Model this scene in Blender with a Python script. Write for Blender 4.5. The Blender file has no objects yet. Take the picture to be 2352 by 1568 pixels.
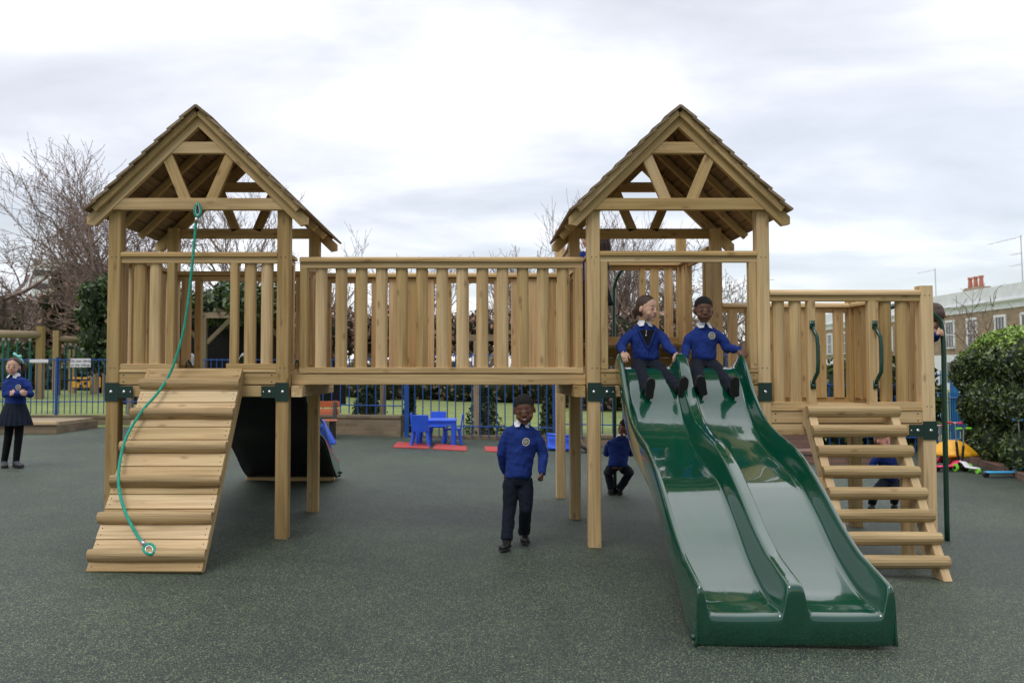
import bpy, math, random
from math import sin, cos, pi, radians, sqrt
from mathutils import Vector as V, Matrix
random.seed(7)
scene = bpy.context.scene
COL = scene.collection

# ---------------------------------------------------------------- camera
F = 1882.0; CX = 1090.0; CY = 784.0; W_ = 2352.0
CAMZ = 1.30
PITCH = math.atan(71.0 / F)
cam_d = bpy.data.cameras.new('camera'); cam = bpy.data.objects.new('camera', cam_d); COL.objects.link(cam)
cam_d.sensor_width = 36.0; cam_d.lens = 36.0 * F / W_
cam_d.shift_x = (1176.0 - CX) / W_
cam_d.clip_start = 0.05; cam_d.clip_end = 2000
cam_d.dof.use_dof = True; cam_d.dof.focus_distance = 6.0; cam_d.dof.aperture_fstop = 3.2
cam.location = (0, 0, CAMZ); cam.rotation_euler = (pi / 2 + PITCH, 0, 0)
scene.camera = cam

# ---------------------------------------------------------------- sky and sun
SUN_EL = radians(52); SUN_AZ = radians(-35)      # from behind and left of the camera
w = bpy.data.worlds.new("World"); scene.world = w; w.use_nodes = True
nt = w.node_tree; nt.nodes.clear(); N = nt.nodes.new; L = nt.links.new
out = N('ShaderNodeOutputWorld'); add = N('ShaderNodeAddShader')
sky = N('ShaderNodeTexSky'); sky.sky_type = 'NISHITA'; sky.sun_disc = False
sky.sun_elevation = SUN_EL; sky.sun_rotation = radians(215)
b1 = N('ShaderNodeBackground'); b1.inputs[1].default_value = 0.05; L(sky.outputs[0], b1.inputs[0])
tc = N('ShaderNodeTexCoord'); sep = N('ShaderNodeSeparateXYZ'); L(tc.outputs['Generated'], sep.inputs[0])
# flat cloud deck: project the direction on a plane overhead
mz = N('ShaderNodeMath'); mz.operation = 'MAXIMUM'; L(sep.outputs[2], mz.inputs[0]); mz.inputs[1].default_value = 0.0
az = N('ShaderNodeMath'); az.operation = 'ADD'; L(mz.outputs[0], az.inputs[0]); az.inputs[1].default_value = 0.16
dx = N('ShaderNodeMath'); dx.operation = 'DIVIDE'; L(sep.outputs[0], dx.inputs[0]); L(az.outputs[0], dx.inputs[1])
dy = N('ShaderNodeMath'); dy.operation = 'DIVIDE'; L(sep.outputs[1], dy.inputs[0]); L(az.outputs[0], dy.inputs[1])
cmb = N('ShaderNodeCombineXYZ'); L(dx.outputs[0], cmb.inputs[0]); L(dy.outputs[0], cmb.inputs[1]); cmb.inputs[2].default_value = 3.7
mp = N('ShaderNodeMapping'); mp.inputs['Scale'].default_value = (0.8, 1.1, 1); mp.inputs['Location'].default_value = (2.3, 0.55, 0); L(cmb.outputs[0], mp.inputs[0])
nz = N('ShaderNodeTexNoise'); nz.inputs['Scale'].default_value = 1.25; nz.inputs['Detail'].default_value = 7; nz.inputs['Roughness'].default_value = 0.52; nz.inputs['Distortion'].default_value = 0.25
L(mp.outputs[0], nz.inputs[0])
rp = N('ShaderNodeValToRGB'); e = rp.color_ramp.elements
e[0].position = 0.30; e[0].color = (0.45, 0.445, 0.455, 1)
e[1].position = 0.70; e[1].color = (0.96, 0.925, 0.905, 1)
m = e.new(0.46); m.color = (0.58, 0.572, 0.585, 1)
m = e.new(0.58); m.color = (0.77, 0.74, 0.75, 1)
L(nz.outputs[0], rp.inputs[0])
b2 = N('ShaderNodeBackground'); L(rp.outputs[0], b2.inputs[0])
# an overcast sky is brighter overhead; sky behind the camera is dimmed, added to darken undersides
pw = N('ShaderNodeMath'); pw.operation = 'POWER'; L(mz.outputs[0], pw.inputs[0]); pw.inputs[1].default_value = 1.6
st = N('ShaderNodeMath'); st.operation = 'MULTIPLY_ADD'; L(pw.outputs[0], st.inputs[0]); st.inputs[1].default_value = 1.35; st.inputs[2].default_value = 0.93
mrs = N('ShaderNodeMapRange'); mrs.interpolation_type = 'SMOOTHSTEP'; L(sep.outputs[1], mrs.inputs[0]); mrs.inputs[1].default_value = -0.75; mrs.inputs[2].default_value = 0.25; mrs.inputs[3].default_value = 0.36; mrs.inputs[4].default_value = 1.0
ml = N('ShaderNodeMath'); ml.operation = 'MULTIPLY'; L(st.outputs[0], ml.inputs[0]); L(mrs.outputs[0], ml.inputs[1]); L(ml.outputs[0], b2.inputs[1])
L(b1.outputs[0], add.inputs[0]); L(b2.outputs[0], add.inputs[1]); L(add.outputs[0], out.inputs[0])

sd = bpy.data.lights.new('sun', 'SUN'); sd.energy = 1.35; sd.angle = radians(28); sd.color = (1.0, 0.96, 0.9)
so = bpy.data.objects.new('sun', sd); COL.objects.link(so)
so.rotation_euler = (radians(34), 0, radians(-30)); so.location = (-5, -8, 12)
vs = scene.view_settings; vs.view_transform = 'Standard'; vs.look = 'None'; vs.exposure = 0.15; vs.gamma = 1.0

# ---------------------------------------------------------------- measuring helpers
def at(px, py, Y):
    dxx = (px - CX) / F; dzz = -(py - CY) / F
    yw = cos(PITCH) - dzz * sin(PITCH); zw = sin(PITCH) + dzz * cos(PITCH)
    t = Y / yw
    return V((dxx * t, Y, CAMZ + zw * t))
def smooth(a, b, x):
    t = min(1, max(0, (x - a) / (b - a))); return t * t * (3 - 2 * t)
def gz(x):                      # the rubber surface falls gently to the right
    return -0.027 * (min(7.0, max(-7.0, x)) + 1.5)
def lz(x, y):                   # lawn height beyond the walls
    return gz(x) - 0.03 + 0.42 * smooth(-5, -11, x) * smooth(20, 27, y)
def on_ground(px, py):
    Y = 8.0
    for _ in range(40):
        p = at(px, py, Y); zr = CAMZ - p.z
        Y = Y * (CAMZ - gz(p.x)) / zr
        if Y > 60: Y = 60
    p = at(px, py, Y); p.z = gz(p.x); return p

# ---------------------------------------------------------------- object helpers
def tag(o, label=None, cat=None, group=None, kind=None):
    if label: o['label'] = label
    if cat: o['category'] = cat
    if group: o['group'] = group
    if kind: o['kind'] = kind
    return o
def empty(name, loc=(0, 0, 0), parent=None, rz=0.0):
    o = bpy.data.objects.new(name, None); COL.objects.link(o); o.empty_display_size = 0.1
    o.rotation_euler = (0, 0, rz)
    if parent is not None:
        o.parent = parent; o.location = V(loc) - wloc(parent)
    else: o.location = loc
    return o
def wloc(o):
    p = V((0, 0, 0))
    while o is not None:
        p += V(o.location); o = o.parent
    return p
def copy_tree(o, parent=None):
    c = o.copy(); COL.objects.link(c); c.parent = parent
    for ch in [x for x in o.children]: copy_tree(ch, c)
    return c

class MB:
    """collects geometry in world coordinates and links it as one mesh object"""
    def __init__(s): s.v = []; s.f = []; s.g = []; s.t = []; s.m = []
    def add(s, vs, fs, gs=None, tint=None, mi=0):
        n = len(s.v); s.v.extend([tuple(p) for p in vs]); s.f.extend([tuple(i + n for i in f) for f in fs])
        s.m.extend([mi] * len(fs))
        s.g.extend(gs if gs is not None else [tuple(p) for p in vs])
        if tint is None: tint = random.random()
        s.t.extend([tint] * len(vs))
    def prism(s, prof, p0, p1, up=(0, 0, 1), tint=None, mi=0):
        p0 = V(p0); p1 = V(p1); a = (p1 - p0); ln = a.length; a = a / ln
        u = a.cross(V(up))
        if u.length < 1e-4: u = a.cross(V((0, 1, 0)))
        u.normalize(); w2 = u.cross(a).normalized()
        o = (random.uniform(0, 50), random.uniform(0, 50), random.uniform(0, 50))
        n = len(prof); vs = []; gs = []
        for (p, sl) in ((p0, 0), (p1, ln)):
            for (x, y) in prof:
                vs.append(p + u * x + w2 * y); gs.append((sl + o[0], x + o[1], y + o[2]))
        fs = [(i, (i + 1) % n, n + (i + 1) % n, n + i) for i in range(n)]
        fs.append(tuple(range(n - 1, -1, -1))); fs.append(tuple(range(n, 2 * n)))
        s.add(vs, fs, gs, tint, mi)
    def beam(s, p0, p1, w, t, up=(0, 0, 1), ch=0.004, tint=None, mi=0):
        """w across (perpendicular to up), t along up"""
        a, b = w / 2, t / 2; c = min(ch, a * 0.4, b * 0.4)
        prof = [(-a + c, -b), (a - c, -b), (a, -b + c), (a, b - c), (a - c, b), (-a + c, b), (-a, b - c), (-a, -b + c)]
        s.prism(prof, p0, p1, up, tint, mi)
    def box(s, c, d, tint=None, ch=0.004, mi=0):
        """axis-aligned; grain along the longest side"""
        c = V(c); k = max(range(3), key=lambda i: d[i]); h = V((0, 0, 0)); h[k] = d[k] / 2
        if k == 2: s.beam(c - h, c + h, d[0], d[1], (0, 1, 0), ch, tint, mi)
        elif k == 0: s.beam(c - h, c + h, d[1], d[2], (0, 0, 1), ch, tint, mi)
        else: s.beam(c - h, c + h, d[0], d[2], (0, 0, 1), ch, tint, mi)
    def tube(s, pts, rad, n=8, closed_ends=True, tint=None, mi=0):
        pts = [V(p) for p in pts]; m_ = len(pts)
        if not hasattr(rad, '__len__'): rad = [rad] * m_
        vs = []; gs = []; o = random.uniform(0, 50); ref = None; acc = 0
        for i, p in enumerate(pts):
            d = (pts[min(i + 1, m_ - 1)] - pts[max(i - 1, 0)])
            if d.length < 1e-9: d = V((0, 0, 1))
            d.normalize()
            if ref is None: ref = V((0, 0, 1)) if abs(d.z) < 0.9 else V((1, 0, 0))
            u = d.cross(ref)
            if u.length < 1e-5: u = d.cross(V((0, 1, 0.1)))
            u.normalize(); v2 = d.cross(u).normalized(); ref = -v2 if False else u.cross(d)
            if i: acc += (p - pts[i - 1]).length
            for k in range(n):
                an = 2 * pi * k / n
                vs.append(p + u * cos(an) * rad[i] + v2 * sin(an) * rad[i]); gs.append((acc + o, cos(an) * rad[i] + o, sin(an) * rad[i]))
        fs = [(i * n + k, i * n + (k + 1) % n, (i + 1) * n + (k + 1) % n, (i + 1) * n + k) for i in range(m_ - 1) for k in range(n)]
        if closed_ends:
            fs.append(tuple(range(n - 1, -1, -1))); fs.append(tuple((m_ - 1) * n + k for k in range(n)))
        s.add(vs, fs, gs, tint, mi)
    def ell(s, c, r, rot=None, nu=12, nv=8, mi=0):
        c = V(c); vs = []; R = rot or Matrix.Identity(3)
        if not hasattr(r, '__len__'): r = (r, r, r)
        vs.append(c + R @ V((0, 0, r[2])))
        for j in range(1, nv):
            th = pi * j / nv
            for i in range(nu):
                ph = 2 * pi * i / nu
                vs.append(c + R @ V((r[0] * sin(th) * cos(ph), r[1] * sin(th) * sin(ph), r[2] * cos(th))))
        vs.append(c + R @ V((0, 0, -r[2]))); fs = []
        for i in range(nu): fs.append((0, 1 + i, 1 + (i + 1) % nu))
        for j in range(nv - 2):
            for i in range(nu):
                a = 1 + j * nu + i; b = 1 + j * nu + (i + 1) % nu; fs.append((a, a + nu, b + nu, b))
        last = len(vs) - 1; q = 1 + (nv - 2) * nu
        for i in range(nu): fs.append((q + i, last, q + (i + 1) % nu))
        s.add(vs, fs, None, None, mi)
    def chain(s, pts, rad, n=10):
        pts = [V(p) for p in pts]
        if not hasattr(rad, '__len__'): rad = [rad] * len(pts)
        s.tube(pts, rad, n)
        for p, r in zip(pts, rad): s.ell(p, r * 0.995, nu=n, nv=6)
    def loft(s, rings, n=16):
        """rings: (centre, xvec, yvec)"""
        vs = []
        for c, a, b in rings:
            for k in range(n):
                an = 2 * pi * k / n; vs.append(V(c) + V(a) * cos(an) + V(b) * sin(an))
        m_ = len(rings)
        fs = [(i * n + k, i * n + (k + 1) % n, (i + 1) * n + (k + 1) % n, (i + 1) * n + k) for i in range(m_ - 1) for k in range(n)]
        fs.append(tuple(range(n - 1, -1, -1))); fs.append(tuple((m_ - 1) * n + k for k in range(n)))
        s.add(vs, fs)
    def build(s, name, mat, parent=None, origin=None, smooth_=False, bevel=None, remesh=None, smoothit=0, disp=None):
        if parent is not None: org = wloc(parent) if origin is None else V(origin)
        else: org = V(origin) if origin is not None else V((0, 0, 0))
        me = bpy.data.meshes.new(name)
        me.from_pydata([(p[0] - org[0], p[1] - org[1], p[2] - org[2]) for p in s.v], [], s.f)
        if not remesh:
            at_ = me.attributes.new('g', 'FLOAT_VECTOR', 'POINT'); at_.data.foreach_set('vector', [c for g_ in s.g for c in g_])
            at2 = me.attributes.new('tint', 'FLOAT', 'POINT'); at2.data.foreach_set('value', s.t)
        mats = mat if isinstance(mat, (list, tuple)) else [mat]
        for m_ in mats: me.materials.append(m_)
        if len(mats) > 1: me.polygons.foreach_set('material_index', s.m)
        if smooth_ or remesh: me.polygons.foreach_set('use_smooth', [True] * len(me.polygons))
        o = bpy.data.objects.new(name, me); COL.objects.link(o)
        if parent is not None:
            o.parent = parent; o.location = org - wloc(parent)
        else: o.location = org
        if remesh:
            r = o.modifiers.new('remesh', 'REMESH'); r.mode = 'VOXEL'; r.voxel_size = remesh; r.use_smooth_shade = True
            if smoothit:
                sm = o.modifiers.new('smooth', 'SMOOTH'); sm.iterations = smoothit; sm.factor = 0.5
            if disp:
                tx = bpy.data.textures.new('wrinkle', 'CLOUDS'); tx.noise_scale = disp[0]; tx.noise_depth = 1
                d_ = o.modifiers.new('disp', 'DISPLACE'); d_.texture = tx; d_.strength = disp[1]; d_.mid_level = 0.5; d_.texture_coords = 'LOCAL'
        if bevel:
            b_ = o.modifiers.new('bevel', 'BEVEL'); b_.width = bevel; b_.segments = 2
        return o

# ---------------------------------------------------------------- materials
def new_mat(name):
    m_ = bpy.data.materials.new(name); m_.use_nodes = True; t = m_.node_tree
    return m_, t, t.nodes.new, t.links.new, t.nodes['Principled BSDF']
def plain(name, col, rough=0.6, metal=0.0, var=0.12, scale=6.0, bump=0.0, coat=0.0, spec=0.5):
    m_, t, N, L, p = new_mat(name)
    tc = N('ShaderNodeTexCoord'); n_ = N('ShaderNodeTexNoise'); n_.inputs['Scale'].default_value = scale; n_.inputs['Detail'].default_value = 5
    L(tc.outputs['Object'], n_.inputs[0])
    r_ = N('ShaderNodeValToRGB'); r_.color_ramp.elements[0].position = 0.3; r_.color_ramp.elements[1].position = 0.7
    r_.color_ramp.elements[0].color = (*[c * (1 - var) for c in col], 1); r_.color_ramp.elements[1].color = (*[min(1, c * (1 + var)) for c in col], 1)
    L(n_.outputs[0], r_.inputs[0]); L(r_.outputs[0], p.inputs['Base Color'])
    p.inputs['Roughness'].default_value = rough; p.inputs['Metallic'].default_value = metal
    p.inputs['Coat Weight'].default_value = coat; p.inputs['Coat Roughness'].default_value = 0.05
    p.inputs['Specular IOR Level'].default_value = spec
    if bump:
        n2 = N('ShaderNodeTexNoise'); n2.inputs['Scale'].default_value = scale * 8; n2.inputs['Detail'].default_value = 3; L(tc.outputs['Object'], n2.inputs[0])
        b_ = N('ShaderNodeBump'); b_.inputs['Strength'].default_value = bump; b_.inputs['Distance'].default_value = 0.01
        L(n2.outputs[0], b_.inputs['Height']); L(b_.outputs[0], p.inputs['Normal'])
    return m_
def wood(name, c0, c1, knot, green=0.15, rough=0.68, knots=True):
    m_, t, N, L, p = new_mat(name)
    ag = N('ShaderNodeAttribute'); ag.attribute_name = 'g'; at_ = N('ShaderNodeAttribute'); at_.attribute_name = 'tint'
    def mapped(sc):
        q = N('ShaderNodeMapping'); q.inputs['Scale'].default_value = sc; L(ag.outputs['Vector'], q.inputs[0]); return q
    q1 = mapped((1.1, 26, 26)); n1 = N('ShaderNodeTexNoise'); n1.inputs['Scale'].default_value = 1.6; n1.inputs['Detail'].default_value = 5; n1.inputs['Distortion'].default_value = 0.6; L(q1.outputs[0], n1.inputs[0])
    q2 = mapped((0.7, 7, 7)); n2 = N('ShaderNodeTexNoise'); n2.inputs['Scale'].default_value = 1.3; n2.inputs['Detail'].default_value = 3; L(q2.outputs[0], n2.inputs[0])
    mx = N('ShaderNodeMix'); mx.data_type = 'FLOAT'; mx.inputs[0].default_value = 0.45; L(n1.outputs[0], mx.inputs[2]); L(n2.outputs[0], mx.inputs[3])
    r_ = N('ShaderNodeValToRGB'); r_.color_ramp.elements[0].position = 0.36; r_.color_ramp.elements[1].position = 0.62
    r_.color_ramp.elements[0].color = (*c0, 1); r_.color_ramp.elements[1].color = (*c1, 1); L(mx.outputs[0], r_.inputs[0])
    # green treatment patches
    q3 = mapped((1.5, 5, 5)); n3 = N('ShaderNodeTexNoise'); n3.inputs['Scale'].default_value = 1.0; n3.inputs['Detail'].default_value = 3; L(q3.outputs[0], n3.inputs[0])
    r3 = N('ShaderNodeValToRGB'); r3.color_ramp.elements[0].position = 0.52; r3.color_ramp.elements[1].position = 0.72
    r3.color_ramp.elements[0].color = (0, 0, 0, 1); r3.color_ramp.elements[1].color = (green, green, green, 1); L(n3.outputs[0], r3.inputs[0])
    mg = N('ShaderNodeMix'); mg.data_type = 'RGBA'; L(r3.outputs[0], mg.inputs[0]); L(r_.outputs[0], mg.inputs[6]); mg.inputs[7].default_value = (c1[0] * 0.72, c1[1] * 0.95, c1[2] * 1.0, 1)
    last = mg.outputs[2]
    if knots:
        q4 = mapped((4.2, 10.0, 10.0)); vo = N('ShaderNodeTexVoronoi'); vo.inputs['Scale'].default_value = 1.0; L(q4.outputs[0], vo.inputs[0])
        n5 = N('ShaderNodeTexNoise'); n5.inputs['Scale'].default_value = 1.5; L(q4.outputs[0], n5.inputs[0])
        ad = N('ShaderNodeMath'); ad.operation = 'MULTIPLY_ADD'; L(n5.outputs[0], ad.inputs[0]); ad.inputs[1].default_value = 0.16; L(vo.outputs['Distance'], ad.inputs[2])
        r4 = N('ShaderNodeValToRGB'); r4.color_ramp.elements[0].position = 0.13; r4.color_ramp.elements[1].position = 0.27
        r4.color_ramp.elements[0].color = (0.6, 0.6, 0.6, 1); r4.color_ramp.elements[1].color = (0, 0, 0, 1); L(ad.outputs[0], r4.inputs[0])
        mk = N('ShaderNodeMix'); mk.data_type = 'RGBA'; L(r4.outputs[0], mk.inputs[0]); L(last, mk.inputs[6]); mk.inputs[7].default_value = (*knot, 1)
        last = mk.outputs[2]
    hs = N('ShaderNodeHueSaturation'); L(last, hs.inputs['Color'])
    mr = N('ShaderNodeMapRange'); L(at_.outputs['Fac'], mr.inputs[0]); mr.inputs[3].default_value = 0.76; mr.inputs[4].default_value = 1.18; L(mr.outputs[0], hs.inputs['Value'])
    mr2 = N('ShaderNodeMapRange'); L(at_.outputs['Fac'], mr2.inputs[0]); mr2.inputs[1].default_value = 1.0; mr2.inputs[2].default_value = 0.0; mr2.inputs[3].default_value = 0.9; mr2.inputs[4].default_value = 1.08; L(mr2.outputs[0], hs.inputs['Saturation'])
    L(hs.outputs[0], p.inputs['Base Color']); p.inputs['Roughness'].default_value = rough; p.inputs['Specular IOR Level'].default_value = 0.3
    b_ = N('ShaderNodeBump'); b_.inputs['Strength'].default_value = 0.25; b_.inputs['Distance'].default_value = 0.002; L(n1.outputs[0], b_.inputs['Height']); L(b_.outputs[0], p.inputs['Normal'])
    return m_
def leafmat(name, dark, light, rough=0.5):
    m_, t, N, L, p = new_mat(name)
    at_ = N('ShaderNodeAttribute'); at_.attribute_name = 'tint'
    r_ = N('ShaderNodeValToRGB'); r_.color_ramp.elements[0].color = (*dark, 1); r_.color_ramp.elements[1].color = (*light, 1)
    r_.color_ramp.elements[0].position = 0.1; L(at_.outputs['Fac'], r_.inputs[0]); L(r_.outputs[0], p.inputs['Base Color'])
    p.inputs['Roughness'].default_value = rough
    return m_
def brickmat(name, c1, c2, mortar, axis='XZ', sc=1.0):
    m_, t, N, L, p = new_mat(name)
    tc = N('ShaderNodeTexCoord'); sp = N('ShaderNodeSeparateXYZ'); L(tc.outputs['Object'], sp.inputs[0]); cb = N('ShaderNodeCombineXYZ')
    sm = N('ShaderNodeMath'); sm.operation = 'ADD'; L(sp.outputs[0], sm.inputs[0]); L(sp.outputs[1], sm.inputs[1])
    L(sm.outputs[0], cb.inputs[0]); L(sp.outputs[2], cb.inputs[1])
    b = N('ShaderNodeTexBrick'); b.inputs['Scale'].default_value = sc; b.inputs['Brick Width'].default_value = 0.225; b.inputs['Row Height'].default_value = 0.075; b.inputs['Mortar Size'].default_value = 0.008
    b.inputs['Color1'].default_value = (*c1, 1); b.inputs['Color2'].default_value = (*c2, 1); b.inputs['Mortar'].default_value = (*mortar, 1); L(cb.outputs[0], b.inputs[0])
    n_ = N('ShaderNodeTexNoise'); n_.inputs['Scale'].default_value = 1.7; n_.inputs['Detail'].default_value = 6; L(tc.outputs['Object'], n_.inputs[0])
    mm = N('ShaderNodeMix'); mm.data_type = 'RGBA'; mm.blend_type = 'MULTIPLY'; mm.inputs[0].default_value = 0.6
    rr = N('ShaderNodeValToRGB'); rr.color_ramp.elements[0].position = 0.3; rr.color_ramp.elements[0].color = (0.5, 0.5, 0.48, 1); rr.color_ramp.elements[1].position = 0.65; L(n_.outputs[0], rr.inputs[0])
    L(b.outputs[0], mm.inputs[6]); L(rr.outputs[0], mm.inputs[7]); L(mm.outputs[2], p.inputs['Base Color']); p.inputs['Roughness'].default_value = 0.85
    bb = N('ShaderNodeBump'); bb.inputs['Strength'].default_value = 0.4; bb.inputs['Distance'].default_value = 0.01; bb.invert = True; L(b.outputs['Fac'], bb.inputs['Height']); L(bb.outputs[0], p.inputs['Normal'])
    return m_

M = {}
M['wood'] = wood('treated_pine', (0.385, 0.252, 0.108), (0.625, 0.440, 0.212), (0.17, 0.085, 0.035))
M['deckred'] = wood('reddish_deck_edge', (0.24, 0.10, 0.045), (0.40, 0.19, 0.085), (0.12, 0.05, 0.02), green=0.0)
M['roofwood'] = wood('dark_roof_boards', (0.16, 0.11, 0.062), (0.31, 0.22, 0.13), (0.08, 0.05, 0.03), green=0.1)
M['ramp'] = wood('ramp_pine', (0.41, 0.28, 0.135), (0.64, 0.465, 0.25), (0.22, 0.12, 0.055), green=0.3)
M['log'] = wood('half_round_log', (0.23, 0.150, 0.068), (0.50, 0.355, 0.175), (0.13, 0.065, 0.028), green=0.1)
M['rung'] = wood('rung_log', (0.30, 0.205, 0.092), (0.53, 0.39, 0.195), (0.15, 0.075, 0.035), green=0.15)
M['oldwood'] = wood('weathered_timber', (0.19, 0.14, 0.085), (0.36, 0.27, 0.165), (0.1, 0.06, 0.03), green=0.5)
M['yellowpost'] = wood('swing_timber', (0.28, 0.19, 0.08), (0.42, 0.30, 0.14), (0.2, 0.1, 0.04), green=0.2)
M['plate'] = plain('dark_green_steel', (0.006, 0.030, 0.022), 0.38, var=0.1)
M['handle'] = plain('green_painted_steel', (0.004, 0.045, 0.028), 0.3, var=0.1, coat=0.3)
M['bolt'] = plain('bright_zinc', (0.75, 0.76, 0.78), 0.25, 1.0, var=0.05)
M['steel'] = plain('grey_steel', (0.5, 0.5, 0.5), 0.35, 0.9, var=0.1)
M['nail'] = plain('nail_hole', (0.05, 0.035, 0.02), 0.8)
M['slide'] = plain('glossy_green_plastic', (0.002, 0.058, 0.031), 0.14, var=0.10, scale=3, coat=1.0)
M['slide'].node_tree.nodes['Principled BSDF'].inputs['Coat Roughness'].default_value = 0.025
M['slide'].node_tree.nodes['Principled BSDF'].inputs['Coat IOR'].default_value = 1.75
def scuff():
    p = M['slide'].node_tree.nodes['Principled BSDF']; t = M['slide'].node_tree; N = t.nodes.new; L = t.links.new
    tc = N('ShaderNodeTexCoord'); q = N('ShaderNodeMapping'); q.inputs['Scale'].default_value = (60, 3, 3); L(tc.outputs['Object'], q.inputs[0])
    n = N('ShaderNodeTexNoise'); n.inputs['Scale'].default_value = 1.0; n.inputs['Detail'].default_value = 4; L(q.outputs[0], n.inputs[0])
    r = N('ShaderNodeMapRange'); r.inputs[1].default_value = 0.5; r.inputs[2].default_value = 0.8; r.inputs[3].default_value = 0.02; r.inputs[4].default_value = 0.22; L(n.outputs[0], r.inputs[0]); L(r.outputs[0], p.inputs['Coat Roughness'])
    q2 = N('ShaderNodeMapping'); q2.inputs['Scale'].default_value = (5, 2, 2); L(tc.outputs['Object'], q2.inputs[0])
    n2 = N('ShaderNodeTexNoise'); n2.inputs['Scale'].default_value = 1.0; n2.inputs['Detail'].default_value = 2; L(q2.outputs[0], n2.inputs[0])
    b = N('ShaderNodeBump'); b.inputs['Strength'].default_value = 0.25; b.inputs['Distance'].default_value = 0.02; L(n2.outputs[0], b.inputs['Height']); L(b.outputs[0], p.inputs['Coat Normal'])
scuff()
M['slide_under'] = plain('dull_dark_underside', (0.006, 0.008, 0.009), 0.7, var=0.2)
M['rope'] = plain('teal_rope', (0.012, 0.36, 0.25), 0.6, var=0.25, scale=60, bump=0.6)
M['blue'] = plain('blue_railing_paint', (0.012, 0.075, 0.30), 0.4, var=0.15)
M['blue2'] = plain('light_blue_paint', (0.02, 0.16, 0.42), 0.4, var=0.15)
M['plastic_blue'] = plain('blue_plastic', (0.025, 0.11, 0.72), 0.38, var=0.1)
M['red'] = plain('red_mat_rubber', (0.42, 0.055, 0.05), 0.8)
M['orange'] = wood('orange_slats', (0.45, 0.13, 0.06), (0.60, 0.20, 0.10), (0.3, 0.08, 0.04), green=0.0, knots=False)
M['white'] = plain('white_board', (0.72, 0.72, 0.74), 0.5, var=0.04)
M['stucco'] = plain('white_stucco', (0.70, 0.71, 0.74), 0.8, var=0.08, scale=1.5)
M['black'] = plain('black_plastic', (0.012, 0.012, 0.013), 0.5)
M['darkscreen'] = plain('black_cloth_screen', (0.006, 0.006, 0.007), 0.9)
M['yellow'] = plain('yellow_plastic', (0.80, 0.40, 0.02), 0.4, var=0.08)
M['stalk'] = plain('ochre_plastic', (0.45, 0.19, 0.03), 0.5, var=0.1)
M['pink'] = plain('pink_plastic', (0.80, 0.05, 0.15), 0.35)
M['redgrip'] = plain('red_grip', (0.55, 0.02, 0.05), 0.5)
M['lime'] = plain('lime_plastic', (0.25, 0.75, 0.06), 0.4)
M['cyan'] = plain('light_blue_plastic', (0.06, 0.36, 0.65), 0.35)
M['brick'] = brickmat('garden_brick', (0.27, 0.20, 0.12), (0.17, 0.12, 0.075), (0.21, 0.18, 0.13))
M['brickred'] = brickmat('edging_brick', (0.27, 0.15, 0.11), (0.19, 0.11, 0.08), (0.15, 0.12, 0.10))
M['housebrick'] = brickmat('stock_brick', (0.40, 0.285, 0.18), (0.27, 0.19, 0.12), (0.33, 0.28, 0.22), sc=0.5)
M['pot'] = plain('terracotta', (0.42, 0.15, 0.09), 0.8)
M['roofing'] = plain('dark_roof', (0.10, 0.085, 0.08), 0.8)
M['glass'] = plain('window_glass', (0.03, 0.035, 0.04), 0.08, coat=0.5)
M['bark'] = plain('bark', (0.12, 0.095, 0.075), 0.9, var=0.35, scale=9)
M['twig'] = plain('twig', (0.23, 0.165, 0.145), 0.9, var=0.3, scale=3)
M['laurel'] = leafmat('laurel_leaves', (0.014, 0.028, 0.009), (0.13, 0.185, 0.045), 0.35)
M['lime_leaf'] = leafmat('bright_top_leaves', (0.08, 0.16, 0.02), (0.33, 0.48, 0.07), 0.45)  # brighter yellow-green leaf colour for the upper part of the hedge
M['ivy'] = leafmat('ivy_leaves', (0.018, 0.040, 0.014), (0.13, 0.20, 0.07), 0.45)
M['drybrown'] = leafmat('dry_brown_leaves', (0.09, 0.060, 0.042), (0.33, 0.21, 0.15), 0.8)
M['conifer'] = leafmat('conifer_sprays', (0.012, 0.026, 0.012), (0.07, 0.11, 0.035), 0.6)
M['olive'] = leafmat('olive_brown_leaves', (0.085, 0.072, 0.042), (0.26, 0.215, 0.13), 0.8)
M['sign'] = M['white']
M['ink'] = plain('grey_lettering', (0.16, 0.16, 0.18), 0.7)

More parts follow.
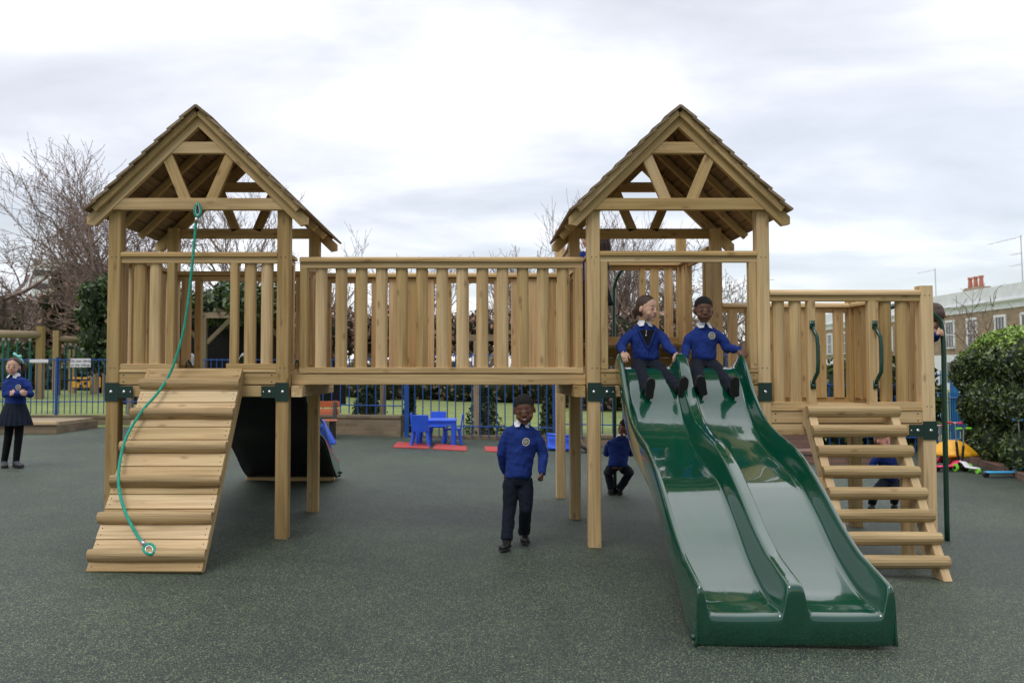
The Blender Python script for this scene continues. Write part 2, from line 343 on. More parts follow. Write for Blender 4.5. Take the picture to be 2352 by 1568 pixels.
def rubber():
    m_, t, N, L, p = new_mat('rubber_crumb_surface')
    tc = N('ShaderNodeTexCoord')
    vo = N('ShaderNodeTexVoronoi'); vo.inputs['Scale'].default_value = 210; L(tc.outputs['Object'], vo.inputs[0])
    sc = N('ShaderNodeSeparateColor'); L(vo.outputs['Color'], sc.inputs[0])
    r_ = N('ShaderNodeValToRGB'); r_.color_ramp.interpolation = 'CONSTANT'; e = r_.color_ramp.elements
    e[0].position = 0.0; e[0].color = (0.018, 0.028, 0.024, 1)
    e[1].position = 0.40; e[1].color = (0.029, 0.045, 0.037, 1)
    q = e.new(0.68); q.color = (0.053, 0.081, 0.060, 1)
    q = e.new(0.85); q.color = (0.14, 0.185, 0.095, 1)
    q = e.new(0.95); q.color = (0.24, 0.29, 0.165, 1)
    L(sc.outputs[0], r_.inputs[0])
    n_ = N('ShaderNodeTexNoise'); n_.inputs['Scale'].default_value = 0.55; n_.inputs['Detail'].default_value = 6; L(tc.outputs['Object'], n_.inputs[0])
    rr = N('ShaderNodeValToRGB'); rr.color_ramp.elements[0].position = 0.32; rr.color_ramp.elements[0].color = (0.74, 0.75, 0.80, 1); rr.color_ramp.elements[1].position = 0.7; rr.color_ramp.elements[1].color = (1.16, 1.15, 1.10, 1); L(n_.outputs[0], rr.inputs[0])
    mm = N('ShaderNodeMix'); mm.data_type = 'RGBA'; mm.blend_type = 'MULTIPLY'; mm.inputs[0].default_value = 1; L(r_.outputs[0], mm.inputs[6])
    n9 = N('ShaderNodeTexNoise'); n9.inputs['Scale'].default_value = 3.2; n9.inputs['Detail'].default_value = 7; n9.inputs['Roughness'].default_value = 0.65; L(tc.outputs['Object'], n9.inputs[0])
    r9 = N('ShaderNodeValToRGB'); r9.color_ramp.elements[0].position = 0.35; r9.color_ramp.elements[0].color = (0.84, 0.84, 0.85, 1); r9.color_ramp.elements[1].position = 0.68; r9.color_ramp.elements[1].color = (1.14, 1.13, 1.09, 1); L(n9.outputs[0], r9.inputs[0])
    m9 = N('ShaderNodeMix'); m9.data_type = 'RGBA'; m9.blend_type = 'MULTIPLY'; m9.inputs[0].default_value = 1; L(rr.outputs[0], m9.inputs[6]); L(r9.outputs[0], m9.inputs[7]); L(m9.outputs[2], mm.inputs[7])
    L(mm.outputs[2], p.inputs['Base Color']); p.inputs['Roughness'].default_value = 0.62; p.inputs['Specular IOR Level'].default_value = 0.5
    b_ = N('ShaderNodeBump'); b_.inputs['Strength'].default_value = 0.6; b_.inputs['Distance'].default_value = 0.003; L(vo.outputs['Distance'], b_.inputs['Height']); L(b_.outputs[0], p.inputs['Normal'])
    return m_
M['rubber'] = rubber()
def lawnmat():
    m_, t, N, L, p = new_mat('lawn_grass')
    tc = N('ShaderNodeTexCoord'); n_ = N('ShaderNodeTexNoise'); n_.inputs['Scale'].default_value = 1.2; n_.inputs['Detail'].default_value = 9; n_.inputs['Roughness'].default_value = 0.7; L(tc.outputs['Object'], n_.inputs[0])
    r_ = N('ShaderNodeValToRGB'); e = r_.color_ramp.elements; e[0].position = 0.3; e[0].color = (0.13, 0.17, 0.04, 1); e[1].position = 0.7; e[1].color = (0.25, 0.31, 0.09, 1); L(n_.outputs[0], r_.inputs[0])
    L(r_.outputs[0], p.inputs['Base Color']); p.inputs['Roughness'].default_value = 0.95
    return m_
M['lawn'] = lawnmat()
# ================================================================ ground
def sheet(name, xs, ys, zf, mat):
    vs = [(x, y, zf(x, y)) for y in ys for x in xs]; nx = len(xs)
    fs = [(j * nx + i, j * nx + i + 1, (j + 1) * nx + i + 1, (j + 1) * nx + i) for j in range(len(ys) - 1) for i in range(nx - 1)]
    me = bpy.data.meshes.new(name); me.from_pydata(vs, [], fs); me.materials.append(mat)
    me.polygons.foreach_set('use_smooth', [True] * len(me.polygons))
    o = bpy.data.objects.new(name, me); COL.objects.link(o); tag(o, kind='structure'); return o
sheet('playground_floor', [-16, -7, -1.5, 3, 7, 17], [-6, 0, 4, 8, 12, 17.4], lambda x, y: gz(x), M['rubber'])
sheet('lawn', [-400, -90, -40, -25, -16, -13, -11, -9.5, -8, -7, -6, -5, -1.5, 3, 7, 17, 60, 400], [-40, 0, 10, 17.4, 20, 21, 22.5, 24, 25.5, 27, 30, 40, 80, 200, 700], lambda x, y: lz(x, y) , M['lawn'])

# ================================================================ climbing frame
FR = empty('playset', (0.36, 7.1, 0))
tag(FR, 'large wooden climbing frame with two roofed towers, slatted bridge and green double slides', 'climbing frame')
XA0, XA1, XB0, XB1, XC1 = -2.85, -1.513, 0.943, 2.283, 3.572
YF, YR, YD = 6.50, 7.735, 9.02
PW = 0.10
ZR, ZB, ZD = 2.253, 1.369, 1.325      # rail top, bottom-rail top, deck top of the roofed towers
BW, BT, PIT = 0.095, 0.042, 0.163

def dprof(w, t, n=7):
    """half-round board: flat back at -t/2, domed front at +t/2"""
    pts = [(-w / 2, -t / 2), (w / 2, -t / 2)]
    for k in range(n + 1):
        a = pi * k / n; pts.append((cos(a) * w / 2, -t / 2 + 0.012 + sin(a) * (t - 0.012)))
    return pts
def post(par, x, y, ztop, name='post'):
    m_ = MB(); m_.beam((x, y, gz(x) - 0.05), (x, y, ztop), PW, PW, (0, 1, 0), 0.007); m_.build(name, M['wood'], par)
def nails(m_, pts):
    for p in pts: m_.ell(p, (0.0045, 0.003, 0.0045), nu=6, nv=4)
def panel(par, p0, p1, dz, balus, halfs=(), out=(0, -1), gaps=(), rail=True, zr=ZR, zb=ZB):
    """balustrade between plan points p0 and p1; balus/halfs are distances from p0; gaps=(a,b) opening in the lower rail"""
    p0 = V((*p0, 0)); p1 = V((*p1, 0)); d = (p1 - p0); ln = d.length; d.normalize(); o = V((out[0], out[1], 0))
    Z = V((0, 0, 1))
    if rail:
        m_ = MB(); a = p0 + Z * (zr + dz - 0.018); b = p1 + Z * (zr + dz - 0.018)
        up = Z; w2 = 0.105; t2 = 0.042
        prof = [(-w2 / 2, -t2 / 2), (w2 / 2, -t2 / 2), (w2 / 2, -0.002), (w2 / 2 - 0.012, t2 / 2 - 0.006), (w2 / 2 - 0.03, t2 / 2), (-w2 / 2 + 0.03, t2 / 2), (-w2 / 2 + 0.012, t2 / 2 - 0.006), (-w2 / 2, -0.002)]
        m_.prism(prof, a, b, Z); m_.build('hand_rail', M['wood'], par)
        m_ = MB(); zz = Z * (zr + dz - 0.040 - 0.025); m_.beam(p0 + zz + o * 0.012, p1 + zz + o * 0.012, 0.045, 0.048, Z); m_.build('top_rail', M['wood'], par)
    zz = Z * (zb + dz - 0.024)
    segs = [(0, ln)] if not gaps else [(0, gaps[0]), (gaps[1], ln)]
    for s0, s1 in segs:
        if s1 - s0 > 0.02: m_ = MB(); m_.beam(p0 + d * s0 + zz + o * 0.012, p0 + d * s1 + zz + o * 0.012, 0.045, 0.048, Z); m_.build('bottom_rail', M['wood'], par)
    zt = zr + dz - 0.063; z0 = zb + dz
    for s in balus:
        m_ = MB(); q = p0 + d * s - o * 0.0
        m_.prism(dprof(BW, BT), q + Z * (z0 - 0.003), q + Z * (zt + 0.003), o); m_.build('baluster', M['wood'], par)
    for s in halfs:
        m_ = MB(); q = p0 + d * s + o * 0.004
        m_.beam(q + Z * (z0 - 0.05), q + Z * (zt + 0.001), 0.062, 0.06, o, 0.006); m_.build('half_post', M['wood'], par)
def deck_and_frame(par, x0, x1, y0, y1, dz, faces):
    h = PW / 2
    m_ = MB(); y = y0 - h + 0.03
    while y < y1 + h - 0.02:
        m_.box(((x0 + x1) / 2, y + 0.047, ZD + dz - 0.014), (x1 - x0 - 0.105, 0.090, 0.028), ch=0.003); y += 0.096
    m_.build('deck', M['wood'], par)
    zf = dz + 1.2505; zb = dz + 1.152
    for fc in faces:
        if fc == 'F': a, b, o = (x0 + h + 0.001, y0), (x1 - h - 0.001, y0), V((0, -1, 0))
        if fc == 'R': a, b, o = (x0 + h + 0.001, y1), (x1 - h - 0.001, y1), V((0, 1, 0))
        if fc == 'L': a, b, o = (x0, y0 + h + 0.001), (x0, y1 - h - 0.001), V((-1, 0, 0))
        if fc == 'T': a, b, o = (x1, y0 + h + 0.001), (x1, y1 - h - 0.001), V((1, 0, 0))
        A = V((*a, 0)); B = V((*b, 0))
        m_ = MB(); m_.beam(A + o * 0.018 + V((0, 0, zf)), B + o * 0.018 + V((0, 0, zf)), 0.04, 0.093, (0, 0, 1)); m_.build('fascia_board', M['wood'], par)
        m_ = MB(); m_.beam(A + o * 0.0 + V((0, 0, zb)), B + o * 0.0 + V((0, 0, zb)), 0.07, 0.088, (0, 0, 1)); m_.build('floor_beam', M['wood'], par)
        if fc in 'FR':
            m_ = MB(); m_.beam(A + o * 0.030 + V((0, 0, dz + 1.3095)), B + o * 0.030 + V((0, 0, dz + 1.3095)), 0.03, 0.022, (0, 0, 1)); m_.build('edge_strip', M['wood'], par)
def bracket(par, x, y, dz, side):
    """dark green bracket on the front of a post; side=+1 arm to the right, -1 to the left, 0 none"""
    yy = y - PW / 2 - 0.004; z = dz + 1.147
    m_ = MB(); m_.box((x, yy, z), (0.108, 0.007, 0.145), ch=0.002)
    if side: m_.box((x + side * 0.105, yy + 0.0015, z), (0.115, 0.006, 0.094), ch=0.002)
    pl = m_.build('bracket', M['plate'], par)
    m_ = MB(); m_.ell((x - side * 0.005, yy - 0.004, z), (0.014, 0.008, 0.014), nu=10, nv=6)
    if side: m_.ell((x + side * 0.098, yy - 0.004, z), (0.014, 0.008, 0.014), nu=10, nv=6); m_.ell((x + side * 0.146, yy - 0.002, z), (0.006, 0.003, 0.006), nu=8, nv=4)
    m_.build('bolt', M['bolt'], par, smooth_=True)

def roof(par, x0, x1, y0, y1, dz=0.0):
    xc = (x0 + x1) / 2; hw = (x1 - x0) / 2
    yt = y0 - PW / 2 - 0.024          # front truss plane, lapped on the face of the posts
    yb = y1 + PW / 2 + 0.024
    apex = 3.37; sl = radians(44.2); c, s = cos(sl), sin(sl)
    ext = 0.868                         # horizontal run to the rafter tail
    for yy, sg in ((yt, -1), (yb, 1)):
        for k in (-1, 1):
            # rafter as a polygon in the truss plane
            top = apex - 0.004; dpt = 0.092
            o1 = (0, top); o2 = (k * ext, top - ext * s / c); o3 = (k * ext, o2[1] - 0.085); o4 = (k * (ext - 0.05), o2[1] - 0.115); i1 = (0, top - dpt / c)
            # lower edge runs parallel to the upper
            i2 = (k * (ext - 0.06), i1[1] - (ext - 0.06) * s / c)
            poly = [o1, o2, (k * ext, i2[1] + 0.012), i2, i1]
            if k < 0: poly = poly[::-1]
            n = len(poly); t = 0.023; vs = [(xc + px_, yy - t, pz) for px_, pz in poly] + [(xc + px_, yy + t, pz) for px_, pz in poly]
            off = random.uniform(0, 40)
            gs = [((px_ * c * k + (top - pz) * s) + off, (px_ * s * k - (top - pz) * c) + off, yv) for yv in (0, 0.046) for px_, pz in poly]
            fs = [tuple(range(n - 1, -1, -1)), tuple(range(n, 2 * n))] + [(i, (i + 1) % n, n + (i + 1) % n, n + i) for i in range(n)]
            m_ = MB(); m_.add([(v[0], v[1] + dz * 0, v[2] + dz) for v in vs], fs, gs); m_.build('rafter', M['wood'], par)
            # barge board in front, higher and shorter
            a = V((xc + k * 0.008, yy + sg * 0.046, apex - 0.026 + dz)); b = V((xc + k * 0.800, yy + sg * 0.046, apex - 0.026 - 0.792 * s / c + dz))
            m_ = MB(); m_.beam(a, b, 0.03, 0.050, (0, 0, 1)); m_.build('barge_board', M['wood'], par)
        ty = yy + sg * 0.0
        zt0, zt1 = 2.672, 2.578
        m_ = MB(); m_.box((xc, ty - sg * 0.006 + 0.0, (zt0 + zt1) / 2 + dz), (2 * hw + 0.06, 0.048, zt0 - zt1), ch=0.004); m_.build('tie_beam', M['wood'], par)
        m_ = MB(); m_.box((xc, ty - sg * 0.004, 3.073 + dz), (0.47, 0.044, 0.092), ch=0.004); m_.build('collar_beam', M['wood'], par)
        for k in (-1, 1):
            m_ = MB(); m_.beam((xc + k * 0.10, ty - sg * 0.010, 2.655 + dz), (xc + k * 0.255, ty - sg * 0.010, 3.02 + dz), 0.085, 0.04, (0, 1, 0)); m_.build('truss_strut', M['wood'], par)
    # covering of lapped boards
    for k in (-1, 1):
        m_ = MB(); n = 9; run = 0.868
        for i in range(n):
            r0 = run * i / n; r1 = run * (i + 1) / n + 0.03
            if i == n - 1: r1 = run
            z0 = apex + 0.026 - r0 * s / c; z1 = apex + 0.026 - r1 * s / c + 0.010
            nrm = V((k * s, 0, c))
            a = V((xc + k * r0, 0, z0 - 0.008)); b = V((xc + k * r1, 0, z1 + 0.004)); mid = (a + b) / 2; ln = (b - a).length
            yy0 = yt - 0.095; yy1 = yb + 0.23
            m_.beam((mid.x, yy0 + random.uniform(-.004, .004), mid.z + dz), (mid.x, yy1, mid.z + dz), ln, 0.019, tuple(((b - a).normalized().cross(V((0, 1, 0)))) * (-1 if k > 0 else 1)), 0.002)
        m_.build('roof_board', M['roofwood'], par)
        # inner rafters seen from below
        for yy in (y0 + 0.42, y0 + 0.84):
            m_ = MB(); m_.beam((xc + k * 0.01, yy, apex - 0.055 + dz), (xc + k * 0.83, yy, apex - 0.055 - 0.82 * s / c + dz), 0.045, 0.055, (0, 0, 1)); m_.build('inner_rafter', M['wood'], par)

# ---- left tower
TA = empty('tower', (-2.18, 7.1, 0), FR); TA['label'] = 'left roofed tower above the wooden climbing ramp'
for x in (XA0, XA1):
    for y in (YF, YR): post(TA, x, y, 2.66)
deck_and_frame(TA, XA0, XA1, YF, YR, 0, 'FRLT')
def X_of(px, Y=6.45): return (px - CX) / F * Y
h = PW / 2
panel(TA, (XA0 + h, YF), (XA1 - h, YF), 0, [X_of(p) - XA0 - h for p in (312, 349, 569, 608)], [X_of(p) - XA0 - h for p in (388, 534)], gaps=(X_of(404) - XA0 - h, X_of(518) - XA0 - h))
panel(TA, (XA0 + h, YR), (XA1 - h, YR), 0, [0.08, 1.16], [0.19, 1.05], out=(0, 1), gaps=(0.22, 1.02))
panel(TA, (XA0, YF + h), (XA0, YR - h), 0, [0.08 + 0.163 * i for i in range(7)], out=(-1, 0))
panel(TA, (XA1, YF + h), (XA1, YF + 0.24), 0, [0.06], [0.155], out=(1, 0)); panel(TA, (XA1, YR - 0.24), (XA1, YR - h), 0, [0.13], [0.035], out=(1, 0))
roof(TA, XA0, XA1, YF, YR)
bracket(TA, XA0, YF, 0, 1); bracket(TA, XA1, YF, 0, -1)
# ---- middle tower
TB = empty('tower', (1.61, 7.1, 0), FR); TB['label'] = 'right roofed tower above the double slide'
for x in (XB0, XB1):
    for y in (YF, YR): post(TB, x, y, 2.66)
deck_and_frame(TB, XB0, XB1, YF, YR, 0, 'FRLT')
hp = [X_of(1389) - XB0 - h, X_of(1733) - XB0 - h]
panel(TB, (XB0 + h, YF), (XB1 - h, YF), 0.008, [], hp, gaps=(0.05, 1.19))
panel(TB, (XB0, YF + h), (XB0, YF + 0.24), 0, [0.06], [0.155], out=(-1, 0)); panel(TB, (XB0, YR - 0.24), (XB0, YR - h), 0, [0.13], [0.035], out=(-1, 0))
roof(TB, XB0, XB1, YF, YR)
bracket(TB, XB0, YF, 0, 1); bracket(TB, XB1, YF, 0, 0)
# ---- bridge
BR = empty('bridge', (-0.28, 7.1, 0), FR)
y0b, y1b = YF + 0.09, YR - 0.09
xs0, xs1 = X_of(689, y0b), X_of(1338, y0b)
bal = [X_of(735.3 + 46.6 * i, y0b - 0.02) - xs0 for i in range(13)]
for yy, o in ((y0b, (0, -1)), (y1b, (0, 1))):
    panel(BR, (xs0, yy), (xs1, yy), -0.028, bal, [X_of(698, y0b) - xs0, xs1 - xs0 - 0.028], out=o)
    sg = o[1]
    m_ = MB(); m_.box(((XA1 + XB0) / 2, yy, 1.243), (XB0 - XA1 - 0.11, 0.06, 0.084)); m_.build('bridge_beam', M['wood'], BR)
m_ = MB(); x = xs0 + 0.03
while x < xs1: m_.box((x + 0.04, (y0b + y1b) / 2, 1.301), (0.088, y1b - y0b + 0.03, 0.028), ch=0.003); x += 0.094
m_.build('deck', M['deckred'], BR)
for x, nm in ((XA1 + 0.115, 0), (XB0 - 0.115, 1)):
    m_ = MB(); m_.beam((x, YF - 0.045, 1.152), (x, YR + 0.15, 1.152), 0.085, 0.090, (0, 0, 1)); m_.build('cross_beam', M['wood'], BR)
# ---- low platform on the right
TC = empty('platform', (2.93, 7.1, 0), FR); TC['label'] = 'low open platform at the right with the log ladder'
DC = -0.302
post(TC, XC1, YF, 1.985); post(TC, XC1, YR, 2.02)
deck_and_frame(TC, XB1, XC1, YF, YR, DC, 'FRT')
q0 = XB1 + h
panel(TC, (q0, YF), (XC1 - h, YF), DC, [X_of(p) - q0 for p in (1795, 1834, 2043, 2081)], [X_of(p) - q0 for p in (1868, 2008)], gaps=(X_of(1879) - q0, X_of(1998) - q0))
panel(TC, (q0, YR), (XC1 - h, YR), DC, [0.10 + 0.166 * i for i in range(7)], out=(0, 1))
panel(TC, (XC1, YF + h), (XC1, YF + 0.30), DC, [0.07], [0.19], out=(1, 0))
panel(TC, (XC1, YR - 0.44), (XC1, YR - h), DC, [0.17, 0.32], [0.035], out=(1, 0))
bracket(TC, XC1, YF, DC, -1)
for px in (1872, 2017):              # grab handles
    x = X_of(px, 6.42); yb_ = YF - 0.034
    zt, zb_ = at(px, 745, yb_).z, at(px, 884, yb_).z
    m_ = MB()
    m_.beam((x, yb_ - 0.003, zt - 0.035), (x, yb_ - 0.003, zt + 0.030), 0.042, 0.012, (0, 1, 0)); m_.beam((x, yb_ - 0.003, zb_ - 0.030), (x, yb_ - 0.003, zb_ + 0.035), 0.042, 0.012, (0, 1, 0))
    m_.tube([(x, yb_ - 0.008, zt - 0.02), (x + 0.002, yb_ - 0.035, zt - 0.055), (x + 0.012, yb_ - 0.062, zt - 0.10), (x + 0.016, yb_ - 0.066, (zt + zb_) / 2 + 0.06), (x + 0.016, yb_ - 0.066, (zt + zb_) / 2 - 0.06), (x + 0.012, yb_ - 0.062, zb_ + 0.10), (x + 0.002, yb_ - 0.035, zb_ + 0.055), (x, yb_ - 0.008, zb_ + 0.02)], 0.015, 10)
    for zz in (zt + 0.006, zb_ - 0.006): m_.ell((x, yb_ - 0.012, zz), (0.014, 0.010, 0.014), nu=10, nv=6)
    m_.build('grab_handle', M['handle'], TC, smooth_=True)
# ---- high platform behind the middle tower
TD = empty('platform', (1.6, 8.4, 0), FR); TD['label'] = 'higher open platform behind the right roofed tower'
DD = 0.262
for x in (XB0, XB1): post(TD, x, YD, 2.87)
deck_and_frame(TD, XB0, XB1, YR + 0.1, YD, DD, 'RT')
m_ = MB(); m_.box(((XB0 + XB1) / 2, YD - 0.06, 1.62), (XB1 - XB0 - 0.11, 0.03, 0.13)); m_.build('kick_board', M['wood'], TD)
panel(TD, (XB0 + h, YD), (XB1 - h, YD), DD, [0.10, 0.26, 0.99, 1.145], [0.38, 0.86], out=(0, 1), gaps=(0.41, 0.83))
panel(TD, (XB0, YR + 0.12), (XB0, YD - h), DD, [0.1 + 0.16 * i for i in range(7)], out=(-1, 0))
panel(TD, (XB1, YR + 0.12), (XB1, YD - h), DD, [0.08, 1.02], [0.21, 0.87], out=(1, 0), gaps=(0.24, 0.84))

# nails
m_ = MB()
for X, Y_, dz in ((XA0, YF, 0), (XA1, YF, 0), (XB0, YF, 0), (XB1, YF, 0), (XC1, YF, DC)):
    for zz in (2.21, 1.335):
        for k in (-0.018, 0.018): nails(m_, [(X + k, Y_ - h - 0.001, zz + dz)])
m_.build('nail', M['nail'], FR)

# ---- double slides
def catmull(P, n):
    out_ = []; P = [P[0]] + P + [P[-1]]
    for i in range(1, len(P) - 2):
        for k in range(n):
            t = k / n; a, b, c_, d_ = P[i - 1], P[i], P[i + 1], P[i + 2]
            out_.append(tuple(0.5 * ((2 * b[j]) + (-a[j] + c_[j]) * t + (2 * a[j] - 5 * b[j] + 4 * c_[j] - d_[j]) * t * t + (-a[j] + 3 * b[j] - 3 * c_[j] + d_[j]) * t ** 3) for j in range(len(a))))
    out_.append(P[-2]); return out_
def slide(par, x0, x1, ydir, yo, glabel):
    """profile rows: (distance forward of yo, bed z, rim z)"""
    prof = [(-0.02, 1.338, 1.36), (0.04, 1.338, 1.425), (0.12, 1.31, 1.445), (0.24, 1.20, 1.345), (0.42, 0.985, 1.13), (0.64, 0.82, 0.965), (0.88, 0.725, 0.885),
            (1.12, 0.66, 0.83), (1.36, 0.585, 0.74), (1.60, 0.44, 0.60), (1.84, 0.265, 0.44), (2.04, 0.155, 0.335), (2.18, 0.108, 0.290), (2.28, 0.096, 0.262), (2.335, 0.094, 0.245)]
    if ydir > 0: prof = [(a_, b_, c_ + 0.035 * (a_ < 0.3)) for a_, b_, c_ in prof]
    rows = catmull(prof, 5)
    W = x1 - x0; g0 = (gz(x0) + gz(x1)) / 2
    def section():
        # (fraction position, height factor of rim) across two lanes
        pts = []; rw = 0.030; half = W / 2
        def lane(a, b):
            r_ = []; wall = 0.046
            for k in range(7):
                t = k / 6; r_.append((a + wall * t, 0.5 + 0.5 * cos(pi * t)))
            m2 = 8
            for k in range(1, m2): r_.append((a + wall + (b - a - 2 * wall) * k / m2, -0.02 * sin(pi * k / m2)))
            for k in range(7):
                t = k / 6; r_.append((b - wall * (1 - t), 0.5 - 0.5 * cos(pi * t)))
            return r_
        pts.append((0.0, 'edge')); pts.append((0.004, 0.80)); pts.append((0.014, 0.97))
        pts += lane(rw, half - 0.032)
        pts += [(half - 0.012, 1.01), (half + 0.012, 1.01)]; pts += lane(half + 0.032, W - rw)
        pts += [(W - 0.014, 0.97), (W - 0.004, 0.80)]; pts.append((W, 'edge'))
        return pts
    sec = section(); ns = len(sec); vs = []
    fl = 0.0
    for (d_, zb_, zr_) in rows:
        for (x, hf) in sec:
            if hf == 'edge':
                zz = zb_ - 0.055 if d_ < 2.0 else (zb_ - 0.055) + (g0 + 0.02 - zb_ + 0.055) * smooth(2.0, 2.25, d_)
                if d_ > 2.33: zz = g0 + 0.01
                vs.append((x0 + x, yo + ydir * d_, zz))
            else: vs.append((x0 + x, yo + ydir * d_, zb_ + (zr_ - zb_) * hf))
    # rounded nose then the vertical front panel
    nr = len(rows)
    last = rows[-1]
    for (dd, dzz) in ((0.022, 0.006), (0.036, 0.020), (0.041, 0.045), (0.030, None), (0.012, 'g')):
        for (x, hf) in sec:
            if hf == 'edge': zz = g0 + 0.008
            else:
                zt = last[1] + (last[2] - last[1]) * hf
                zz = zt - dzz if isinstance(dzz, float) else (zt * 0.35 + g0 * 0.65 if dzz is None else g0 + 0.004)
            xx = x0 + x + (0.006 if x > W * 0.6 else -0.006 if x < W * 0.4 else 0) * (1 if dzz in (None, 'g') else 0)
            vs.append((xx, yo + ydir * (last[0] + dd), zz))
    nr += 5
    fs = [(j * ns + i, j * ns + i + 1, (j + 1) * ns + i + 1, (j + 1) * ns + i) for j in range(nr - 1) for i in range(ns - 1)]
    if ydir < 0: fs = [f[::-1] for f in fs]
    m_ = MB(); m_.add(vs, fs); o = m_.build('slide', M['slide'], par, smooth_=True)
    if glabel: o['label'] = glabel
    sl = o.modifiers.new('sol', 'SOLIDIFY'); sl.thickness = 0.008; sl.offset = -1
    sb = o.modifiers.new('sub', 'SUBSURF'); sb.levels = 1; sb.render_levels = 1
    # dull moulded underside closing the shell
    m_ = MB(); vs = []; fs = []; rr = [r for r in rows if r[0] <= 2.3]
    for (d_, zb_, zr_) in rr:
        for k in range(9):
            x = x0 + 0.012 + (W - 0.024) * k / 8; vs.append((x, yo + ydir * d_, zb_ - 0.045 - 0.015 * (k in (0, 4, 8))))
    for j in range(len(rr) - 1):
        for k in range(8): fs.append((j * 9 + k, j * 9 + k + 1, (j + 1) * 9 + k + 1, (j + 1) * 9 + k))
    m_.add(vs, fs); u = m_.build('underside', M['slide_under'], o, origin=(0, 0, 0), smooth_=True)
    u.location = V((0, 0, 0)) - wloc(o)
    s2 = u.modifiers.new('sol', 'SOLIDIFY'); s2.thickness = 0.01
    m_ = MB()
    yy = yo + ydir * 2.15
    m_.ell((x0 - 0.012 if ydir < 0 else x1 + 0.012, yo + ydir * 2.36, g0 + 0.06), 0.016, nu=10, nv=6)
    b_ = m_.build('fixing_bolt', M['handle'], o, origin=(0, 0, 0), smooth_=True); b_.location = -wloc(o)
    return o, g0, yy
S1, g0, yy = slide(FR, 1.108, 2.112, -1, 6.52, 'glossy green double slide coming towards the camera')
S2, g0b, yyb = slide(FR, -2.72, -1.645, 1, YR - 0.02, 'second double slide behind the left tower, seen from its black underside')
m_ = MB(); m_.box((-2.18, yyb - 0.10, g0b + 0.022), (1.04, 0.05, 0.045)); b_ = m_.build('batten', M['wood'], S2, origin=(0, 0, 0)); b_.location = -wloc(S2)
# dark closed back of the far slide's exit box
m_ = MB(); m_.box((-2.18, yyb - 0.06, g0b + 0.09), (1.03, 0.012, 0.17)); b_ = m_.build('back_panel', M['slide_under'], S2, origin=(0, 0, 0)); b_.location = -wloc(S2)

# ---- ramp with half-log treads
RP = empty('ramp', (-2.15, 5.9, 0), FR)
rx0, rx1 = -2.562, -1.822
ra = V((0, YF - 0.075, 1.335)); rb = V((0, 5.29, 0.028))
rd = (rb - ra).normalized(); rl = (rb - ra).length; rn = V((0, rd.z, -rd.y)); rn = rn if rn.z > 0 else -rn
def rpt(x, s, n): return V((x + 0.078 * s / rl, ra.y + rd.y * s + rn.y * n, ra.z + rd.z * s + rn.z * n))
nb = 15; bw = rl / nb
for i in range(nb):
    m_ = MB(); m_.beam(rpt(rx0, (i + 0.5) * bw, -0.013), rpt(rx1, (i + 0.5) * bw, -0.013), bw - 0.006, 0.028, tuple(rn), 0.003)
    m_.build('ramp_board', M['ramp'], RP)
for x in (rx0 + 0.024, rx1 - 0.024):
    m_ = MB()
    a1, a2, a3, a4 = rpt(x, 0.0, -0.029), rpt(x, rl - 0.01, -0.029), V((x + 0.073, rb.y + 0.085, gz(x) + 0.004)), rpt(x, 0.0, -0.14)
    t = 0.022; vs = [(p.x + sx, p.y, p.z) for sx in (-t, t) for p in (a1, a2, a3, a4)]
    off = random.uniform(0, 30); gs = [((p - a1).dot(rd) + off, (p - a1).dot(rn) + off, sx) for sx in (-t, t) for p in (a1, a2, a3, a4)]
    m_.add(vs, [(0, 1, 2, 3), (7, 6, 5, 4), (0, 4, 5, 1), (1, 5, 6, 2), (2, 6, 7, 3), (3, 7, 4, 0)], gs); m_.build('side_board', M['ramp'], RP)
def on_ramp(px, py, n=0.0):
    # intersect the pixel ray with the ramp plane raised by n
    o = V((0, 0, CAMZ)); d_ = at(px, py, 5.0) - o; q = rpt(0, 0, n)
    t = (q - o).dot(rn) / d_.dot(rn); return o + d_ * t
def logprof(w, hgt, n=10): return [(-w / 2, -0.002), (w / 2, -0.002)] + [(cos(pi * k / n) * w / 2 * (1.06 if 0 < k < n else 1), 0.010 + sin(pi * k / n) * (hgt - 0.010)) for k in range(n + 1)]
for i, py in enumerate((879, 947, 1024, 1102, 1186, 1272)):
    p = on_ramp(400, py, 0.03); s_ = (p - ra).dot(rd); dxr = random.uniform(-0.006, 0.006)
    m_ = MB(); xs_ = rx0 - 0.012 + dxr; xe = rx1 + 0.008 + dxr
    # slightly irregular log: several rings
    n = 12; rings = 14; prof = logprof(0.084, 0.066, n - 2); vs = []; gs = []; off = random.uniform(0, 40)
    for r_ in range(rings):
        t = r_ / (rings - 1); k = 1 + 0.05 * sin(7 * t + i) + random.uniform(-0.02, 0.02)
        if r_ in (0, rings - 1): k *= 0.93
        for (u_, v_) in prof:
            q = rpt(xs_ + (xe - xs_) * t, s_ + u_ * k, max(0.0, v_) * k); vs.append(q); gs.append((t * 0.75 + off, u_ + off, v_))
    np_ = len(prof)
    fs = [(a * np_ + b, a * np_ + (b + 1) % np_, (a + 1) * np_ + (b + 1) % np_, (a + 1) * np_ + b) for a in range(rings - 1) for b in range(np_)]
    fs += [tuple(range(np_ - 1, -1, -1)), tuple((rings - 1) * np_ + b for b in range(np_))]
    m_.add(vs, fs, gs, 0.45 + 0.1 * (i % 3)); m_.build('tread', M['log'], RP, smooth_=False)
m_ = MB()
for i in range(nb):
    for x in (rx0 + 0.024, rx1 - 0.024):
        for k in (0.3, 0.7): m_.ell(rpt(x, (i + k) * bw, 0.001), 0.004, nu=6, nv=4)
for i in range(0): pass
m_.build('nail', M['nail'], RP)
m_ = MB()
